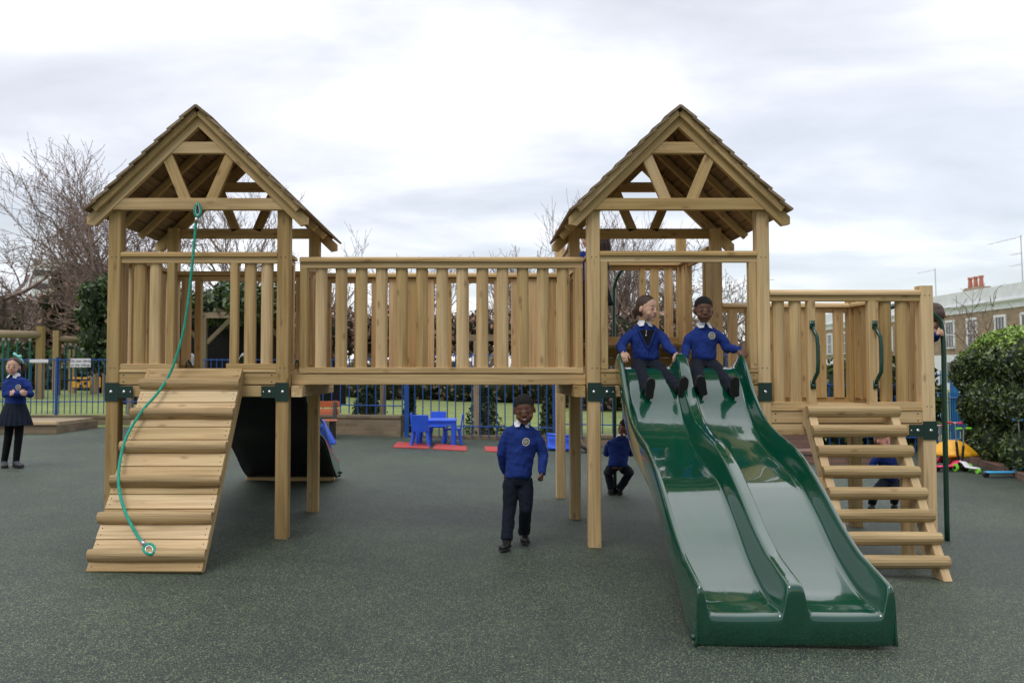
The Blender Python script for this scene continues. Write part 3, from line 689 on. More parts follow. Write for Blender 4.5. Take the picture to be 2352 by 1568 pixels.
for X0, X1, dz in ((XA0, XA1, 0), (XB0, XB1, 0), (XB1, XC1, DC)):
    for x in (X0 + .085, X1 - .085):
        for zz in (1.225, 1.278): m_.ell((x, YF - 0.0385, zz + dz), (0.006, 0.003, 0.006), nu=6, nv=4)
m_.build('nail', M['nail'], FR)
# ---- log ladder
LD = empty('ladder', (2.92, 6.0, 0), FR)
lx0, lx1 = 2.575, 3.262
la = V((0, YF - 0.085, 1.03)); lb_z = gz(3.2)
lsl = 0.62
for x in (lx0 + 0.028, lx1 - 0.030):
    g_ = gz(x); t = 0.03; m_ = MB()
    def LP(z, n): return (YF - 0.135 - (1.03 - z) * lsl + n)
    pts = [(LP(1.03, 0), 1.03), (LP(g_ + 0.004, 0), g_ + 0.004), (LP(g_ + 0.004, 0.125), g_ + 0.004), (LP(0.86, 0.125), 0.86), (YF - 0.055, 0.90), (YF - 0.055, 1.015)]
    vs = [(x + sx, y_, z_) for sx in (-t, t) for y_, z_ in pts]; off = random.uniform(0, 30); dv = V((-lsl, -1)).normalized()
    gs = [(y_ * dv.x + z_ * dv.y + off, y_ * dv.y - z_ * dv.x + off, sx) for sx in (-t, t) for y_, z_ in pts]; n = len(pts)
    fs = [tuple(range(n)), tuple(range(2 * n - 1, n - 1, -1))] + [((i + 1) % n, i, n + i, n + (i + 1) % n) for i in range(n)]
    m_.add(vs, fs, gs); m_.build('stringer', M['ramp'], LD)
    m_ = MB(); m_.beam((x - 0.03, 6.10, gz(x) - 0.02), (x - 0.03, 6.10, 0.52), 0.09, 0.05, (0, 1, 0)); m_.build('support_leg', M['wood'], LD)
for i in range(8):
    z = 0.998 - 0.1437 * i; y = LP(z, 0) - 0.004
    rings = 12; vs = []; gs = []; off = random.uniform(0, 40); np_ = 14
    a = V((0, -1, lsl * -1)).normalized()     # along stringer face normal tilt
    for r_ in range(rings):
        t = r_ / (rings - 1); k = 1 + 0.03 * sin(5 * t + i * 2)
        if r_ in (0, rings - 1): k *= 0.9
        for b in range(np_):
            an = 2 * pi * b / np_; A_ = max(-0.012, cos(an) * 0.052); B_ = sin(an) * 0.047
            q_ = math.sqrt(1 + lsl * lsl); yy_ = A_; zz_ = B_
            y2 = (-A_ + B_ * lsl) / q_; z2 = (A_ * lsl + B_) / q_
            vs.append((lx0 - 0.012 + (lx1 - lx0 + 0.022) * t, y + y2 * k, z + z2 * k)); gs.append((t * 0.7 + off, yy_ + off, zz_))
    fs = [(c_ * np_ + b, c_ * np_ + (b + 1) % np_, (c_ + 1) * np_ + (b + 1) % np_, (c_ + 1) * np_ + b) for c_ in range(rings - 1) for b in range(np_)]
    fs += [tuple(range(np_ - 1, -1, -1)), tuple((rings - 1) * np_ + b for b in range(np_))]
    m_ = MB(); m_.add(vs, fs, gs, 0.4 + 0.25 * random.random()); m_.build('rung', M['rung'], LD, smooth_=False)
# ---- firefighter poles
def pole(pts, lab):
    m_ = MB(); m_.tube(catmull([tuple(p) for p in pts], 5), 0.021, 12); o = m_.build('sliding_pole', M['handle'], FR, smooth_=True); o['label'] = lab
px_ = 4.085; py_ = 7.14
pole([(XC1 + 0.05, py_ + 0.05, 1.86), (3.80, py_ + 0.02, 1.90), (4.02, py_, 1.80), (px_, py_, 1.62), (px_, py_, 1.0), (px_, py_, gz(px_) - 0.01)], 'dark green pole at the right end of the frame')
pole([(1.70, YD + 0.04, 2.46), (1.66, 9.30, 2.44), (1.612, 9.40, 2.30), (1.605, 9.42, 2.1), (1.605, 9.42, 1.0), (1.605, 9.42, gz(1.6) - 0.01)], 'dark green pole behind the right roofed tower')

# ================================================================ climbing rope
ctl = [(453, 470, 6.38)]
rope = [at(453, 474, 6.385), at(451, 500, 6.37), at(446, 560, 6.36), at(438, 640, 6.345), at(430, 710, 6.33), at(418, 775, 6.32), at(402, 828, 6.30)]
for px, py in ((386, 866), (360, 905), (333, 935), (305, 975), (288, 1010), (277, 1050), (272, 1095), (275, 1130), (284, 1165), (299, 1200), (320, 1236), (333, 1250)):
    rope.append(on_ramp(px, py, 0.062))
RT = empty('climbing_rope', (rope[-1].x, rope[-1].y, rope[-1].z)); tag(RT, 'green teal rope hanging from the left roof beam and lying down the wooden ramp', 'rope')
m_ = MB(); m_.tube(catmull([tuple(p) for p in rope], 4), 0.0108, 8); m_.build('rope', M['rope'], RT, smooth_=True)
def eyeloop(c, ax_d, ax_s, r1, r2, rt, mat, nm):
    m_ = MB(); pts = []
    for k in range(17):
        a = 2 * pi * k / 16; pts.append(c + ax_d * (cos(a) * r1) + ax_s * (sin(a) * r2 * (1 - 0.25 * cos(a))))
    m_.tube(pts, rt, 8); m_.build(nm, mat, RT, smooth_=True)
Zv = V((0, 0, 1)); Xv = V((1, 0, 0))
c1 = at(454, 482, 6.36); eyeloop(c1, Zv, Xv, 0.054, 0.026, 0.0085, M['rope'], 'rope_eye'); eyeloop(c1 + V((0, -0.002, 0)), Zv, Xv, 0.042, 0.016, 0.005, M['steel'], 'thimble')
m_ = MB(); m_.tube([at(452, 500, 6.365), at(451, 511, 6.365)], 0.016, 10); m_.ell(at(454, 470, 6.375), (0.012, 0.03, 0.012)); m_.build('ferrule', M['steel'], RT, smooth_=True)
c2 = on_ramp(345, 1257, 0.06); dd = (rope[-1] - rope[-2]).normalized(); ss = dd.cross(rn).normalized()
c2 = rope[-1] + dd * 0.052
eyeloop(c2, dd, ss, 0.043, 0.031, 0.0095, M['rope'], 'rope_eye'); eyeloop(c2, dd, ss, 0.031, 0.020, 0.005, M['steel'], 'thimble')
m_ = MB(); m_.tube([rope[-1] - dd * 0.035, rope[-1] + dd * 0.005], 0.017, 10); m_.build('ferrule', M['steel'], RT, smooth_=True)
# ================================================================ vegetation helpers
def leaves(mb, pts, size, jitter=0.5, flat=0.0):
    for p in pts:
        n = V((random.gauss(0, 1), random.gauss(0, 1), random.gauss(0, 1) + flat)).normalized()
        u = n.cross(V((random.gauss(0, 1), random.gauss(0, 1), random.gauss(0, 1)))).normalized(); v2 = n.cross(u)
        s_ = size * random.uniform(1 - jitter, 1 + jitter); p = V(p)
        mb.add([p - u * s_, p + v2 * s_ * 0.5, p + u * s_, p - v2 * s_ * 0.5], [(0, 1, 2, 3)], None, random.random())
def tree_mesh(seed, height, r0, nlimb=5, levels=4, spread=0.6, up=0.35, start=0.25, twigs=5, minr=0.004, lens=0.62, limbs_only=False, budf=0, trunkmul=1.0):
    rnd = random.Random(seed); T = MB(); C_ = MB(); B_ = MB()
    def grow(p, d, ln, r, lev):
        n = 5 if lev < 2 else 4 if lev < 3 else 3; pts = [p]; rad = [r]; q = V(p); dd = V(d)
        for i in range(n):
            dd = (dd + V((rnd.gauss(0, .13), rnd.gauss(0, .13), rnd.gauss(0, .10) + up * 0.12))).normalized()
            q = q + dd * ln / n; pts.append(V(q)); rad.append(max(minr, r * (1 - 0.62 * (i + 1) / n)))
        (T if lev < 1 else C_).tube(pts, rad, 7 if lev == 0 else 5 if lev == 1 else 3, closed_ends=False, tint=0.5)
        if lev >= levels:
            if budf:
                for pp in pts[1:]:
                    if rnd.random() < budf: B_v.append(pp + V((rnd.gauss(0, .05), rnd.gauss(0, .05), rnd.gauss(0, .05))))
            return
        k = nlimb if lev == 0 else twigs
        for j in range(k):
            t = start + (1 - start) * (j + rnd.random()) / k if lev == 0 else 0.2 + 0.8 * (j + rnd.random()) / k
            ii = min(n - 1, int(t * n)); fr = t * n - ii; bp = pts[ii].lerp(pts[ii + 1], min(1, fr)); br = rad[ii] * 0.62
            ax = (pts[ii + 1] - pts[ii]).normalized(); pr = ax.cross(V((rnd.gauss(0, 1), rnd.gauss(0, 1), rnd.gauss(0, 1)))).normalized()
            nd = (ax * (1 - spread * rnd.uniform(.6, 1.1)) + pr * spread + V((0, 0, up * 0.5))).normalized()
            grow(bp, nd, ln * lens * rnd.uniform(0.75, 1.15) * (trunkmul if lev == 0 else 1), max(minr, br), lev + 1)
    B_v = []
    grow(V((0, 0, -0.1)), V((rnd.gauss(0, .04), rnd.gauss(0, .04), 1)).normalized(), height * 0.62, r0, 0)
    zt = sorted(p[2] for p in C_.v)[int(len(C_.v) * 0.998)]; k_ = height / zt
    for mb in (T, C_): mb.v = [(p[0] * k_, p[1] * k_, p[2] * k_) for p in mb.v]
    if B_v: leaves(B_, [p * k_ for p in B_v], 0.035)
    return T, C_, B_
def place_tree(name, label, group, loc, seed, height, r0, leafm=None, cat='tree', **k):
    T, C_, B_ = tree_mesh(seed, height, r0, **k)
    e_ = empty(name, loc); tag(e_, label, cat, group)
    for mb, nm, mt in ((T, 'trunk', M['bark']), (C_, 'crown', M['twig']), (B_, 'leaves', leafm)):
        if mb.v:
            o = mb.build(nm, mt, None, smooth_=False); o.parent = e_; o.location = (0, 0, 0)
    return e_
def blob_pts(rnd, c, r, n, shell=0.6):
    out_ = []
    for _ in range(n):
        d = V((rnd.gauss(0, 1), rnd.gauss(0, 1), rnd.gauss(0, 1))).normalized(); q = rnd.uniform(shell, 1) ** 0.7
        out_.append(V((c[0] + d.x * r[0] * q, c[1] + d.y * r[1] * q, c[2] + d.z * r[2] * q)))
    return out_
def bush(name, label, cat, group, base, blobs, n, size, mat, stemm=None, seed=1, core=None, top=None):
    """blobs: list of (centre, radii) in world space"""
    rnd = random.Random(seed); e_ = empty(name, base); tag(e_, label, cat, group)
    m_ = MB(); vol = [b[1][0] * b[1][2] for b in blobs]; tv = sum(vol)
    for (c, r), v_ in zip(blobs, vol):
        leaves(m_, blob_pts(rnd, c, r, int(n * v_ / tv)), size)
    m_.build('foliage', mat, e_)
    m_ = MB()
    for (c, r) in blobs:
        for _ in range(3):
            q = V(c) + V((rnd.uniform(-.6, .6) * r[0], rnd.uniform(-.5, .5) * r[1], rnd.uniform(-.2, .8) * r[2]))
            b0 = V((base[0] + (c[0] - base[0]) * 0.6 + rnd.uniform(-.15, .15), base[1] + (c[1] - base[1]) * .6, base[2] - .05)); mid = b0.lerp(q, 0.5) + V((rnd.gauss(0, .08), rnd.gauss(0, .08), 0))
            m_.tube([b0, mid, q], [0.03, 0.02, 0.006], 4)
    m_.build('stems', M['bark'], e_)
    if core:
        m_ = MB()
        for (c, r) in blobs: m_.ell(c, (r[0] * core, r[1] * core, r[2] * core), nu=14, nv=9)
        m_.build('inner_shade_core', mat if core < 0 else M['shadecore'], e_, smooth_=True)
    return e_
M['shadecore'] = leafmat('shade_core', (0.018, 0.030, 0.012), (0.026, 0.040, 0.016), 0.9)  # dark solid core inside bushes, its colour standing in for shade between leaves

# ---- bare trees
GT = 'bare winter trees behind the playground'
place_tree('bare_tree', 'tall bare tree with upswept branches rising behind the left tower roof', GT, at(235, 870, 34) * 1 - V((0, 0, 0.3)), 11, 10.0, 0.30, leafm=M['drybrown'], nlimb=11, levels=4, spread=0.55, up=0.45, start=0.08, twigs=5, minr=0.011, lens=0.66, budf=0.55, trunkmul=1.1)
place_tree('bare_tree', 'low dense bare tree leaning left, behind the left tower post', GT, at(330, 870, 31) - V((0, 0, .3)), 12, 7.0, 0.26, leafm=M['drybrown'], nlimb=11, levels=4, spread=0.65, up=0.3, start=0.06, twigs=5, minr=0.010, lens=0.68, budf=0.6)
place_tree('bare_tree', 'dark forked tree at the far left edge behind the swing', GT, at(25, 870, 42) - V((0, 0, .3)), 13, 8.0, 0.5, leafm=M['drybrown'], nlimb=8, levels=4, spread=0.7, up=0.2, start=0.15, twigs=5, minr=0.014, budf=0.5)
place_tree('bare_tree', 'bare tree seen through the opening of the left tower', GT, at(560, 870, 33), 14, 8.1, 0.22, nlimb=10, levels=4, spread=0.5, up=0.5, start=0.1, twigs=5, minr=0.010)
place_tree('bare_tree', 'thin bare tree whose tips show just right of the left tower roof', GT, at(745, 870, 34), 15, 6.2, 0.18, nlimb=10, levels=4, spread=0.5, up=0.5, start=0.1, twigs=4, minr=0.009)
for i, (px, Yt, hh, lab) in enumerate(((865, 36, 5.3, 'slim bare tree seen through the left part of the bridge slats'), (985, 33, 4.9, 'slim bare tree seen through the middle of the bridge slats'), (1110, 36, 5.8, 'slim bare tree seen through the bridge slats right of the middle'), (1215, 33, 5.0, 'slim bare tree seen through the right part of the bridge slats'))):
    place_tree('bare_tree', lab, GT, at(px, 870, Yt), 20 + i, hh, 0.12, nlimb=11, levels=4, spread=0.55, up=0.5, start=0.08, twigs=4, minr=0.009, leafm=M['drybrown'], budf=0.15)
place_tree('bare_tree', 'tall bare tree with fine twigs framed by the right roofed tower', GT, at(1415, 870, 26), 31, 6.1, 0.20, nlimb=13, levels=4, spread=0.45, up=0.6, start=0.06, twigs=5, minr=0.0075, lens=0.7)
place_tree('bare_tree', 'bare tree behind the seated children on the slide', GT, at(1540, 870, 27), 32, 4.7, 0.18, nlimb=11, levels=4, spread=0.62, up=0.35, start=0.06, twigs=5, minr=0.008, leafm=M['drybrown'], budf=0.25)
place_tree('bare_tree', 'small bare tree glimpsed between the right tower and low platform', GT, at(1700, 870, 30), 33, 3.9, 0.17, nlimb=9, levels=4, spread=0.6, up=0.3, start=0.1, twigs=4, minr=0.009)
place_tree('bare_tree', 'pruned bare street tree in front of the white terrace', GT, at(2196, 1010, 22) , 35, 3.9, 0.22, nlimb=6, levels=4, spread=0.6, up=0.35, start=0.35, twigs=4, minr=0.007, lens=0.66, leafm=M['drybrown'], budf=0.12)

# ---- brown and ivy masses
def mass(name, label, cat, pxs, py_top, Y, depth, n, size, mat, seed, zbot=None, lumps=10, group=None, top_var=12, core=0.72):
    rnd = random.Random(seed); blobs = []
    for i in range(lumps):
        px = pxs[0] + (pxs[1] - pxs[0]) * (i + 0.5) / lumps; yy_ = Y + rnd.uniform(-.5, .5) * depth
        top = at(px, py_top + rnd.uniform(-top_var, top_var), yy_).z
        wdt = abs(at(pxs[1], 800, Y).x - at(pxs[0], 800, Y).x) / lumps
        zb = lz(0, 30) if zbot is None else zbot; hgt = (top - zb)
        lay = max(1, int(round(hgt / (wdt * 2.4))))
        for k in range(lay):
            zc = zb + hgt * (k + 0.5) / lay; blobs.append(((at(px, 800, yy_).x + rnd.uniform(-.2, .2) * wdt, yy_, zc), (wdt * rnd.uniform(.75, 1.0), depth * 0.5, hgt / lay * 0.68)))
    c = at((pxs[0] + pxs[1]) / 2, 800, Y)
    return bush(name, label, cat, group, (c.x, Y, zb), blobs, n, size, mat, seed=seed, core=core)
mass('shrub_bank', 'brown leafless thicket at the far left behind the swings', 'thicket', (-260, 120), 705, 48, 5, 7000, 0.16, M['olive'], 1, lumps=7, core=0.8, top_var=25)
mass('shrub_bank', 'reddish brown thicket behind the left tower post', 'thicket', (120, 262), 640, 38, 4, 9000, 0.12, M['drybrown'], 2, lumps=5, core=0.8, top_var=35)
mass('ivy_bush', 'dark green ivy clump beside the left tower post above the fence', 'ivy', (196, 262), 650, 27, 1.6, 3500, 0.085, M['ivy'], 3, lumps=3, core=0.8, top_var=20, zbot=1.35)
mass('hedge', 'dark hedge across the far side of the lawn at the left', 'hedge', (-300, 430), 812, 36, 2.5, 10000, 0.13, M['ivy'], 4, lumps=16, core=0.85, zbot=0.0)
mass('hedge', 'dark hedge across the far side of the lawn seen under the bridge', 'hedge', (640, 1500), 842, 40, 3, 11000, 0.12, M['olive'], 5, lumps=16, core=0.86, zbot=-0.2)
mass('hedge', 'brown hedge behind the right roofed tower', 'hedge', (1290, 1780), 800, 34, 3, 7000, 0.12, M['drybrown'], 6, lumps=10, core=0.84, zbot=-0.2)
# undergrowth along the far edge of the lawn is part of those hedges
# ---- pergolas with climbers
def pergola(label, posts, Y, ztop, braces, back=None, grp=None):
    c = at((posts[0] + posts[-1]) / 2, 900, Y); e_ = empty('pergola', (c.x, Y, gz(c.x))); tag(e_, label, 'pergola', grp)
    for px in posts:
        x = at(px, 900, Y).x; m_ = MB(); m_.beam((x, Y, gz(x) - .05), (x, Y, ztop), 0.12, 0.12, (0, 1, 0)); m_.build('post', M['oldwood'], e_)
        for k in braces:
            m_ = MB(); m_.beam((x + k * 0.05, Y, ztop - 0.62), (x + k * 0.62, Y, ztop - 0.05), 0.10, 0.06, (0, 1, 0)); m_.build('brace', M['oldwood'], e_)
    xa, xb = at(posts[0], 900, Y).x - .5, at(posts[-1], 900, Y).x + .5
    m_ = MB(); m_.box(((xa + xb) / 2, Y, ztop + 0.06), (xb - xa, 0.07, 0.14)); m_.build('beam', M['oldwood'], e_)
    m_ = MB(); m_.box(((xa + xb) / 2, Y + 1.8, ztop + 0.06), (xb - xa, 0.07, 0.14)); m_.build('beam', M['oldwood'], e_)
    n = int((xb - xa) / 0.6)
    for i in range(n):
        m_ = MB(); x = xa + 0.2 + i * 0.6; m_.box((x, Y + 0.9, ztop + 0.17), (0.05, 2.4, 0.08)); m_.build('rafter', M['oldwood'], e_)
    if back:
        m_ = MB(); m_.box(((xa + xb) / 2, Y + 2.0, ztop / 2 + .3), (xb - xa + 1.2, 0.05, ztop - .3)); m_.build('back_screen', M['darkscreen'], e_)
    return e_
pergola('weathered pergola with a black back screen seen through the left tower', (300, 468, 660), 19.8, 2.62, (-1, 1), back=True)
mass('climber', 'green ivy growing over the pergola behind the left tower', 'climbing plant', (270, 680), 664, 20.2, 1.7, 6500, 0.075, M['ivy'], 7, zbot=2.55, lumps=9, core=0.7, top_var=14)
pergola('long weathered pergola with grey posts seen under and through the bridge', (880, 1094, 1330, 1560), 17.6, 1.98, (-1, 1))
mass('climber', 'tangled brown climber over the long pergola behind the bridge', 'climbing plant', (690, 1590), 722, 18.3, 1.7, 9500, 0.060, M['drybrown'], 8, zbot=1.75, lumps=20, core=0.66, top_var=12)
# climbing stems at the pergola posts
def cone_shrub(px, py0, py1, Y, r, label, seed):
    p = at(px, py1, Y); zt = at(px, py0, Y).z; rnd = random.Random(seed); e_ = empty('conifer', (p.x, Y, p.z)); tag(e_, label, 'conifer', 'dark evergreens along the fence')
    m_ = MB(); pts = []
    for _ in range(2300):
        t = rnd.random() ** 0.8; a = rnd.uniform(0, 2 * pi); rr_ = r * (1 - t * 0.75) * rnd.uniform(0.55, 1.08) * (1 + .18 * sin(3 * a + 9 * t)); pts.append((p.x + cos(a) * rr_, Y + sin(a) * rr_, p.z + 0.03 + (zt - p.z) * t))
    leaves(m_, pts, 0.035); m_.build('foliage', M['conifer'], e_)
    m_ = MB(); m_.tube([(p.x, Y, p.z - .05), (p.x, Y, zt - .1)], [r * .45, r * .12], 7); m_.build('trunk', M['bark'], e_)
cone_shrub(1112, 893, 1014, 17.9, 0.50, 'bushy dark evergreen beside the grey pergola post behind the table', 1)
cone_shrub(942, 893, 1008, 18.4, 0.22, 'narrow dark evergreen just right of the blue gate post', 2)
cone_shrub(1262, 893, 1012, 17.9, 0.26, 'dark evergreen behind the walking boy beside the blue post', 3)
cone_shrub(845, 893, 955, 19.4, 0.40, 'dark evergreen trunk behind the fence left of the blue gate post', 4)

# ================================================================ fences and walls
def railing(label, p0, p1, z0a, z1a, z0b, z1b, step, mat, posts=(), rails=(0.97, 0.16), r=0.011, grp='blue metal railings', catn='fence', postr=0.026):
    p0 = V((*p0, 0)); p1 = V((*p1, 0)); d = p1 - p0; ln = d.length; d.normalize()
    e_ = empty('railing', (p0.x, p0.y, z0a)); tag(e_, label, catn, grp)
    n = int(ln / step); m_ = MB()
    for i in range(n + 1):
        t = i / max(1, n); q = p0 + d * (ln * t); zb_ = z0a + (z0b - z0a) * t; zt = z1a + (z1b - z1a) * t; m_.tube([(q.x, q.y, zb_), (q.x, q.y, zt)], r, 5)
    o = m_.build('bars', mat, e_); o['kind'] = 'stuff' if n > 100 else 'thing'
    for f in rails:
        m_ = MB(); m_.beam((p0.x, p0.y, z0a + (z1a - z0a) * f), (p1.x, p1.y, z0b + (z1b - z0b) * f), 0.045, 0.022, (0, 0, 1)); m_.build('rail', mat, e_)
    for t in posts:
        q = p0 + d * (ln * t); m_ = MB(); m_.beam((q.x, q.y, z0a + (z0b - z0a) * t - .1), (q.x, q.y, z1a + (z1b - z1a) * t + 0.03), postr * 2, postr * 2, (0, 1, 0)); m_.build('post', mat, e_)
    return e_
def P2(px, Y): return (at(px, 900, Y).x, Y)
def wall(label, p0, p1, th, z1, mat, cap=True, z0=None):
    p0 = V((*p0, 0)); p1 = V((*p1, 0)); e_ = empty('brick_wall', (p0.x, p0.y, gz(p0.x))); tag(e_, label, 'wall', 'low brick walls of the playground')
    za = min(gz(p0.x), gz(p1.x)) - 0.05 if z0 is None else z0
    m_ = MB(); c = (p0 + p1) / 2; m_.beam((p0.x, p0.y, (za + z1) / 2), (p1.x, p1.y, (za + z1) / 2), th, z1 - za, (0, 0, 1), 0.002); m_.build('wall_body', mat, e_)
    if cap:
        m_ = MB(); m_.beam((p0.x, p0.y, z1 + 0.033), (p1.x, p1.y, z1 + 0.033), th + 0.04, 0.065, (0, 0, 1), 0.006); m_.build('coping', mat, e_)
zl = 0.33
wall('low brown brick wall under the left blue railing', P2(-200, 18.6), P2(735, 18.6), 0.22, 0.27, M['brick'])
zt_ = at(100, 823, 18.6).z
railing('blue railing on the low wall at the left, with a white notice', P2(-200, 18.62), P2(742, 18.62), 0.36, zt_, 0.36, zt_, 0.127, M['blue'], posts=(0.0, 0.35, 0.62, 0.98), rails=(0.975, 0.22))
wall('brown brick wall with bench in front, behind the bridge', P2(735, 17.0), P2(924, 16.7), 0.22, at(840, 960, 16.8).z, M['brick'])
zt2 = at(840, 823, 17).z
railing('blue railing above the brick wall behind the bridge', P2(742, 17.02), P2(924, 16.75), 0.46, zt2, 0.44, zt2, 0.17, M['blue'], posts=(), rails=(0.975, 0.155), r=0.013)
zt3 = at(1100, 812, 16.6).z
railing('tall blue railing behind the blue table', P2(934, 16.6), P2(1275, 16.3), 0.02, zt3, -0.02, zt3, 0.165, M['blue'], posts=(0.0, 1.0), rails=(0.975, 0.13), r=0.012, postr=0.045)
railing('tall blue railing behind the right tower posts', P2(1290, 16.3), P2(1765, 16.0), 0.0, zt3, -0.06, zt3, 0.20, M['blue'], posts=(1.0,), rails=(0.975, 0.165), r=0.012, postr=0.04)
wall('low brick kerb beneath the tall blue railing', P2(926, 16.75), P2(1480, 16.3), 0.22, 0.03, M['brick'], cap=False)
wall('low brick wall behind the pole and the double slide', P2(1380, 15.6), P2(1760, 15.2), 0.30, 0.06, M['brick'])
# planters seen under the low platform
wall('stepped brick planter wall left of the ladder, upper course', P2(1700, 14.6), P2(1862, 14.6), 0.5, 0.36, M['brickred'])
wall('stepped brick planter wall behind the ladder, lower course', P2(1790, 13.6), P2(1985, 13.6), 0.4, -0.04, M['brickred'])
railing('blue railing seen between the ladder rungs', P2(1755, 15.2), P2(2145, 14.8), -0.1, 1.12, -0.12, 1.10, 0.16, M['blue'], posts=(0.25, .75), rails=(0.97, 0.2), r=0.012)
mass('hedge', 'dark green hedge seen between the slats of the low platform', 'hedge', (1835, 2115), 842, 16.8, 1.6, 6500, 0.075, M['laurel'], 9, zbot=-0.15, lumps=5, core=0.84, top_var=8)
# notice on the left railing
def text_obj(name, body, size, loc, mat, parent, rot=(pi / 2, 0, 0), ext=0.002):
    cu = bpy.data.curves.new(name, 'FONT'); cu.body = body; cu.size = size; cu.align_x = 'CENTER'; cu.align_y = 'CENTER'; cu.extrude = ext; cu.materials.append(mat)
    o = bpy.data.objects.new(name, cu); COL.objects.link(o); o.rotation_euler = rot
    bpy.context.view_layer.update(); me = bpy.data.meshes.new_from_object(o.evaluated_get(bpy.context.evaluated_depsgraph_get())); bpy.data.objects.remove(o)
    o = bpy.data.objects.new(name, me); COL.objects.link(o); o.rotation_euler = rot; o.parent = parent; o.location = V(loc) - wloc(parent); return o
sc_ = at(185, 833, 18.53); E = empty('notice_board', sc_); tag(E, 'small white notice with two lines of lettering on the left blue railing', 'sign')
m_ = MB(); wd = at(207, 833, 18.5).x - at(160, 833, 18.5).x; m_.box(sc_, (wd, 0.012, 0.195), ch=0.002); m_.build('board', M['white'], E)
text_obj('lettering', 'Do not climb', 0.088, sc_ + V((0, -0.010, 0.042)), M['ink'], E); text_obj('lettering', 'on the railings', 0.078, sc_ + V((0, -0.010, -0.046)), M['ink'], E)
# white topped bin next to the girl
bc = at(88, 829, 18.5); E = empty('notice_board', bc); tag(E, 'narrow white rounded plate on the railing just right of the standing girl', 'sign')
m_ = MB(); m_.box((bc.x, 18.53, bc.z), (0.42, 0.02, 0.075), ch=0.02); m_.build('plate', M['white'], E, bevel=0.01)
# raised timber edged bed at the left
p_ = at(60, 985, 15.6); E = empty('raised_bed', (p_.x, 15.6, gz(p_.x))); tag(E, 'low raised brick bed with a yellow timber edge behind the girl', 'planter')
m_ = MB(); m_.box((p_.x - 1.3, 16.3, gz(p_.x) + 0.06), (3.9, 1.7, 0.20)); m_.build('brick_side', M['brick'], E)
m_ = MB(); m_.box((p_.x - 1.3, 15.46, gz(p_.x) + 0.20), (3.94, 0.10, 0.06)); m_.build('edge', M['ramp'], E)
m_ = MB(); m_.box((p_.x - 1.3, 16.3, gz(p_.x) + 0.18), (3.8, 1.5, 0.06)); m_.build('sand', M['oldwood'], E)

# ---- swings on the lawn
def swing(label, pxa, pxb, pya, pyb, Y, yb_, ropes, grp='timber swing frames on the lawn', baby=False):
    a = at(pxa, pya, Y); b = at(pxb, pyb, Y + 0.9); e_ = empty('swing_frame', ((a.x + b.x) / 2, Y, lz((a.x + b.x) / 2, Y))); tag(e_, label, 'swing', grp)
    for q in (a, b):
        m_ = MB(); m_.beam((q.x, q.y, lz(q.x, q.y) - .1), (q.x, q.y, q.z), 0.21, 0.21, (0, 1, 0), 0.02); m_.build('post', M['yellowpost'], e_)
    m_ = MB(); m_.tube([(a.x, a.y - .02, a.z - .27), (b.x, b.y - .02, b.z - .27)], 0.12, 10); m_.build('crossbar', M['oldwood'], e_, smooth_=True)
    for px in ropes:
        t = (px - pxa) / (pxb - pxa); q = a.lerp(b, t); m_ = MB(); m_.tube([(q.x, q.y - .02, q.z - .38), (q.x, q.y - .02, lz(q.x, q.y) + .5)], 0.030, 6); m_.build('rope', M['ropegreen'], e_)
        m_ = MB(); m_.ell((q.x, q.y - .02, q.z - .42), (0.05, 0.05, 0.08), nu=8, nv=5); m_.build('shackle', M['steel'], e_)
    for i in range(0, len(ropes) - 1, 2):
        q = a.lerp(b, ((ropes[i] + ropes[i + 1]) / 2 - pxa) / (pxb - pxa)); m_ = MB(); m_.box((q.x, q.y, lz(q.x, q.y) + .5), (0.55, 0.25, 0.06), ch=0.02); m_.build('seat', M['black'], e_)
M['ropegreen'] = plain('dark_green_rope', (0.015, 0.12, 0.085), 0.7, var=0.2)
swing('timber swing frame cut by the left edge of the photo', -75, 94, 744, 749, 24.5, 900, (8, 20, 40, 70))
swing('smaller timber swing frame between the girl and the left tower', 132, 218, 759, 767, 27.5, 900, (152, 165, 176, 190))
# yellow and green play panel structure
p_ = at(200, 880, 30); E = empty('play_panel', (p_.x, 30, lz(p_.x, 30))); tag(E, 'yellow play panel with round dark holes between red capped posts on the lawn', 'play panel')
ya = at(168, 866, 30); yb2 = at(232, 890, 30)
m_ = MB(); m_.box(((ya.x + yb2.x) / 2, 30, (ya.z + yb2.z) / 2), (yb2.x - ya.x, 0.08, ya.z - yb2.z), ch=0.02); m_.build('panel', M['yellow'], E)
for i, (px, py) in enumerate(((180, 874), (196, 880), (207, 870), (222, 883), (186, 886), (212, 887))):
    q = at(px, py, 29.95); m_ = MB(); m_.tube([(q.x, 29.96, q.z), (q.x, 29.92, q.z)], 0.06, 10); m_.build('hole', M['black'], E)
for px, top in ((168, 802), (232, 802), (239, 800)):
    q = at(px, top, 30.1); m_ = MB(); m_.beam((q.x, 30.1, lz(q.x, 30)), (q.x, 30.1, q.z), 0.22, 0.22, (0, 1, 0)); m_.build('post', M['yellowpost'], E)
q = at(238, 800, 30.1); m_ = MB(); m_.box((q.x, 30.1, q.z + .1), (0.25, 0.25, 0.5), ch=0.02); m_.build('post_cap', M['redgrip'], E)
q = at(200, 818, 30.2); m_ = MB(); m_.box((q.x, 30.2, q.z - .15), (1.4, 0.06, 0.75), ch=0.02); m_.build('green_panel', M['ropegreen'], E)

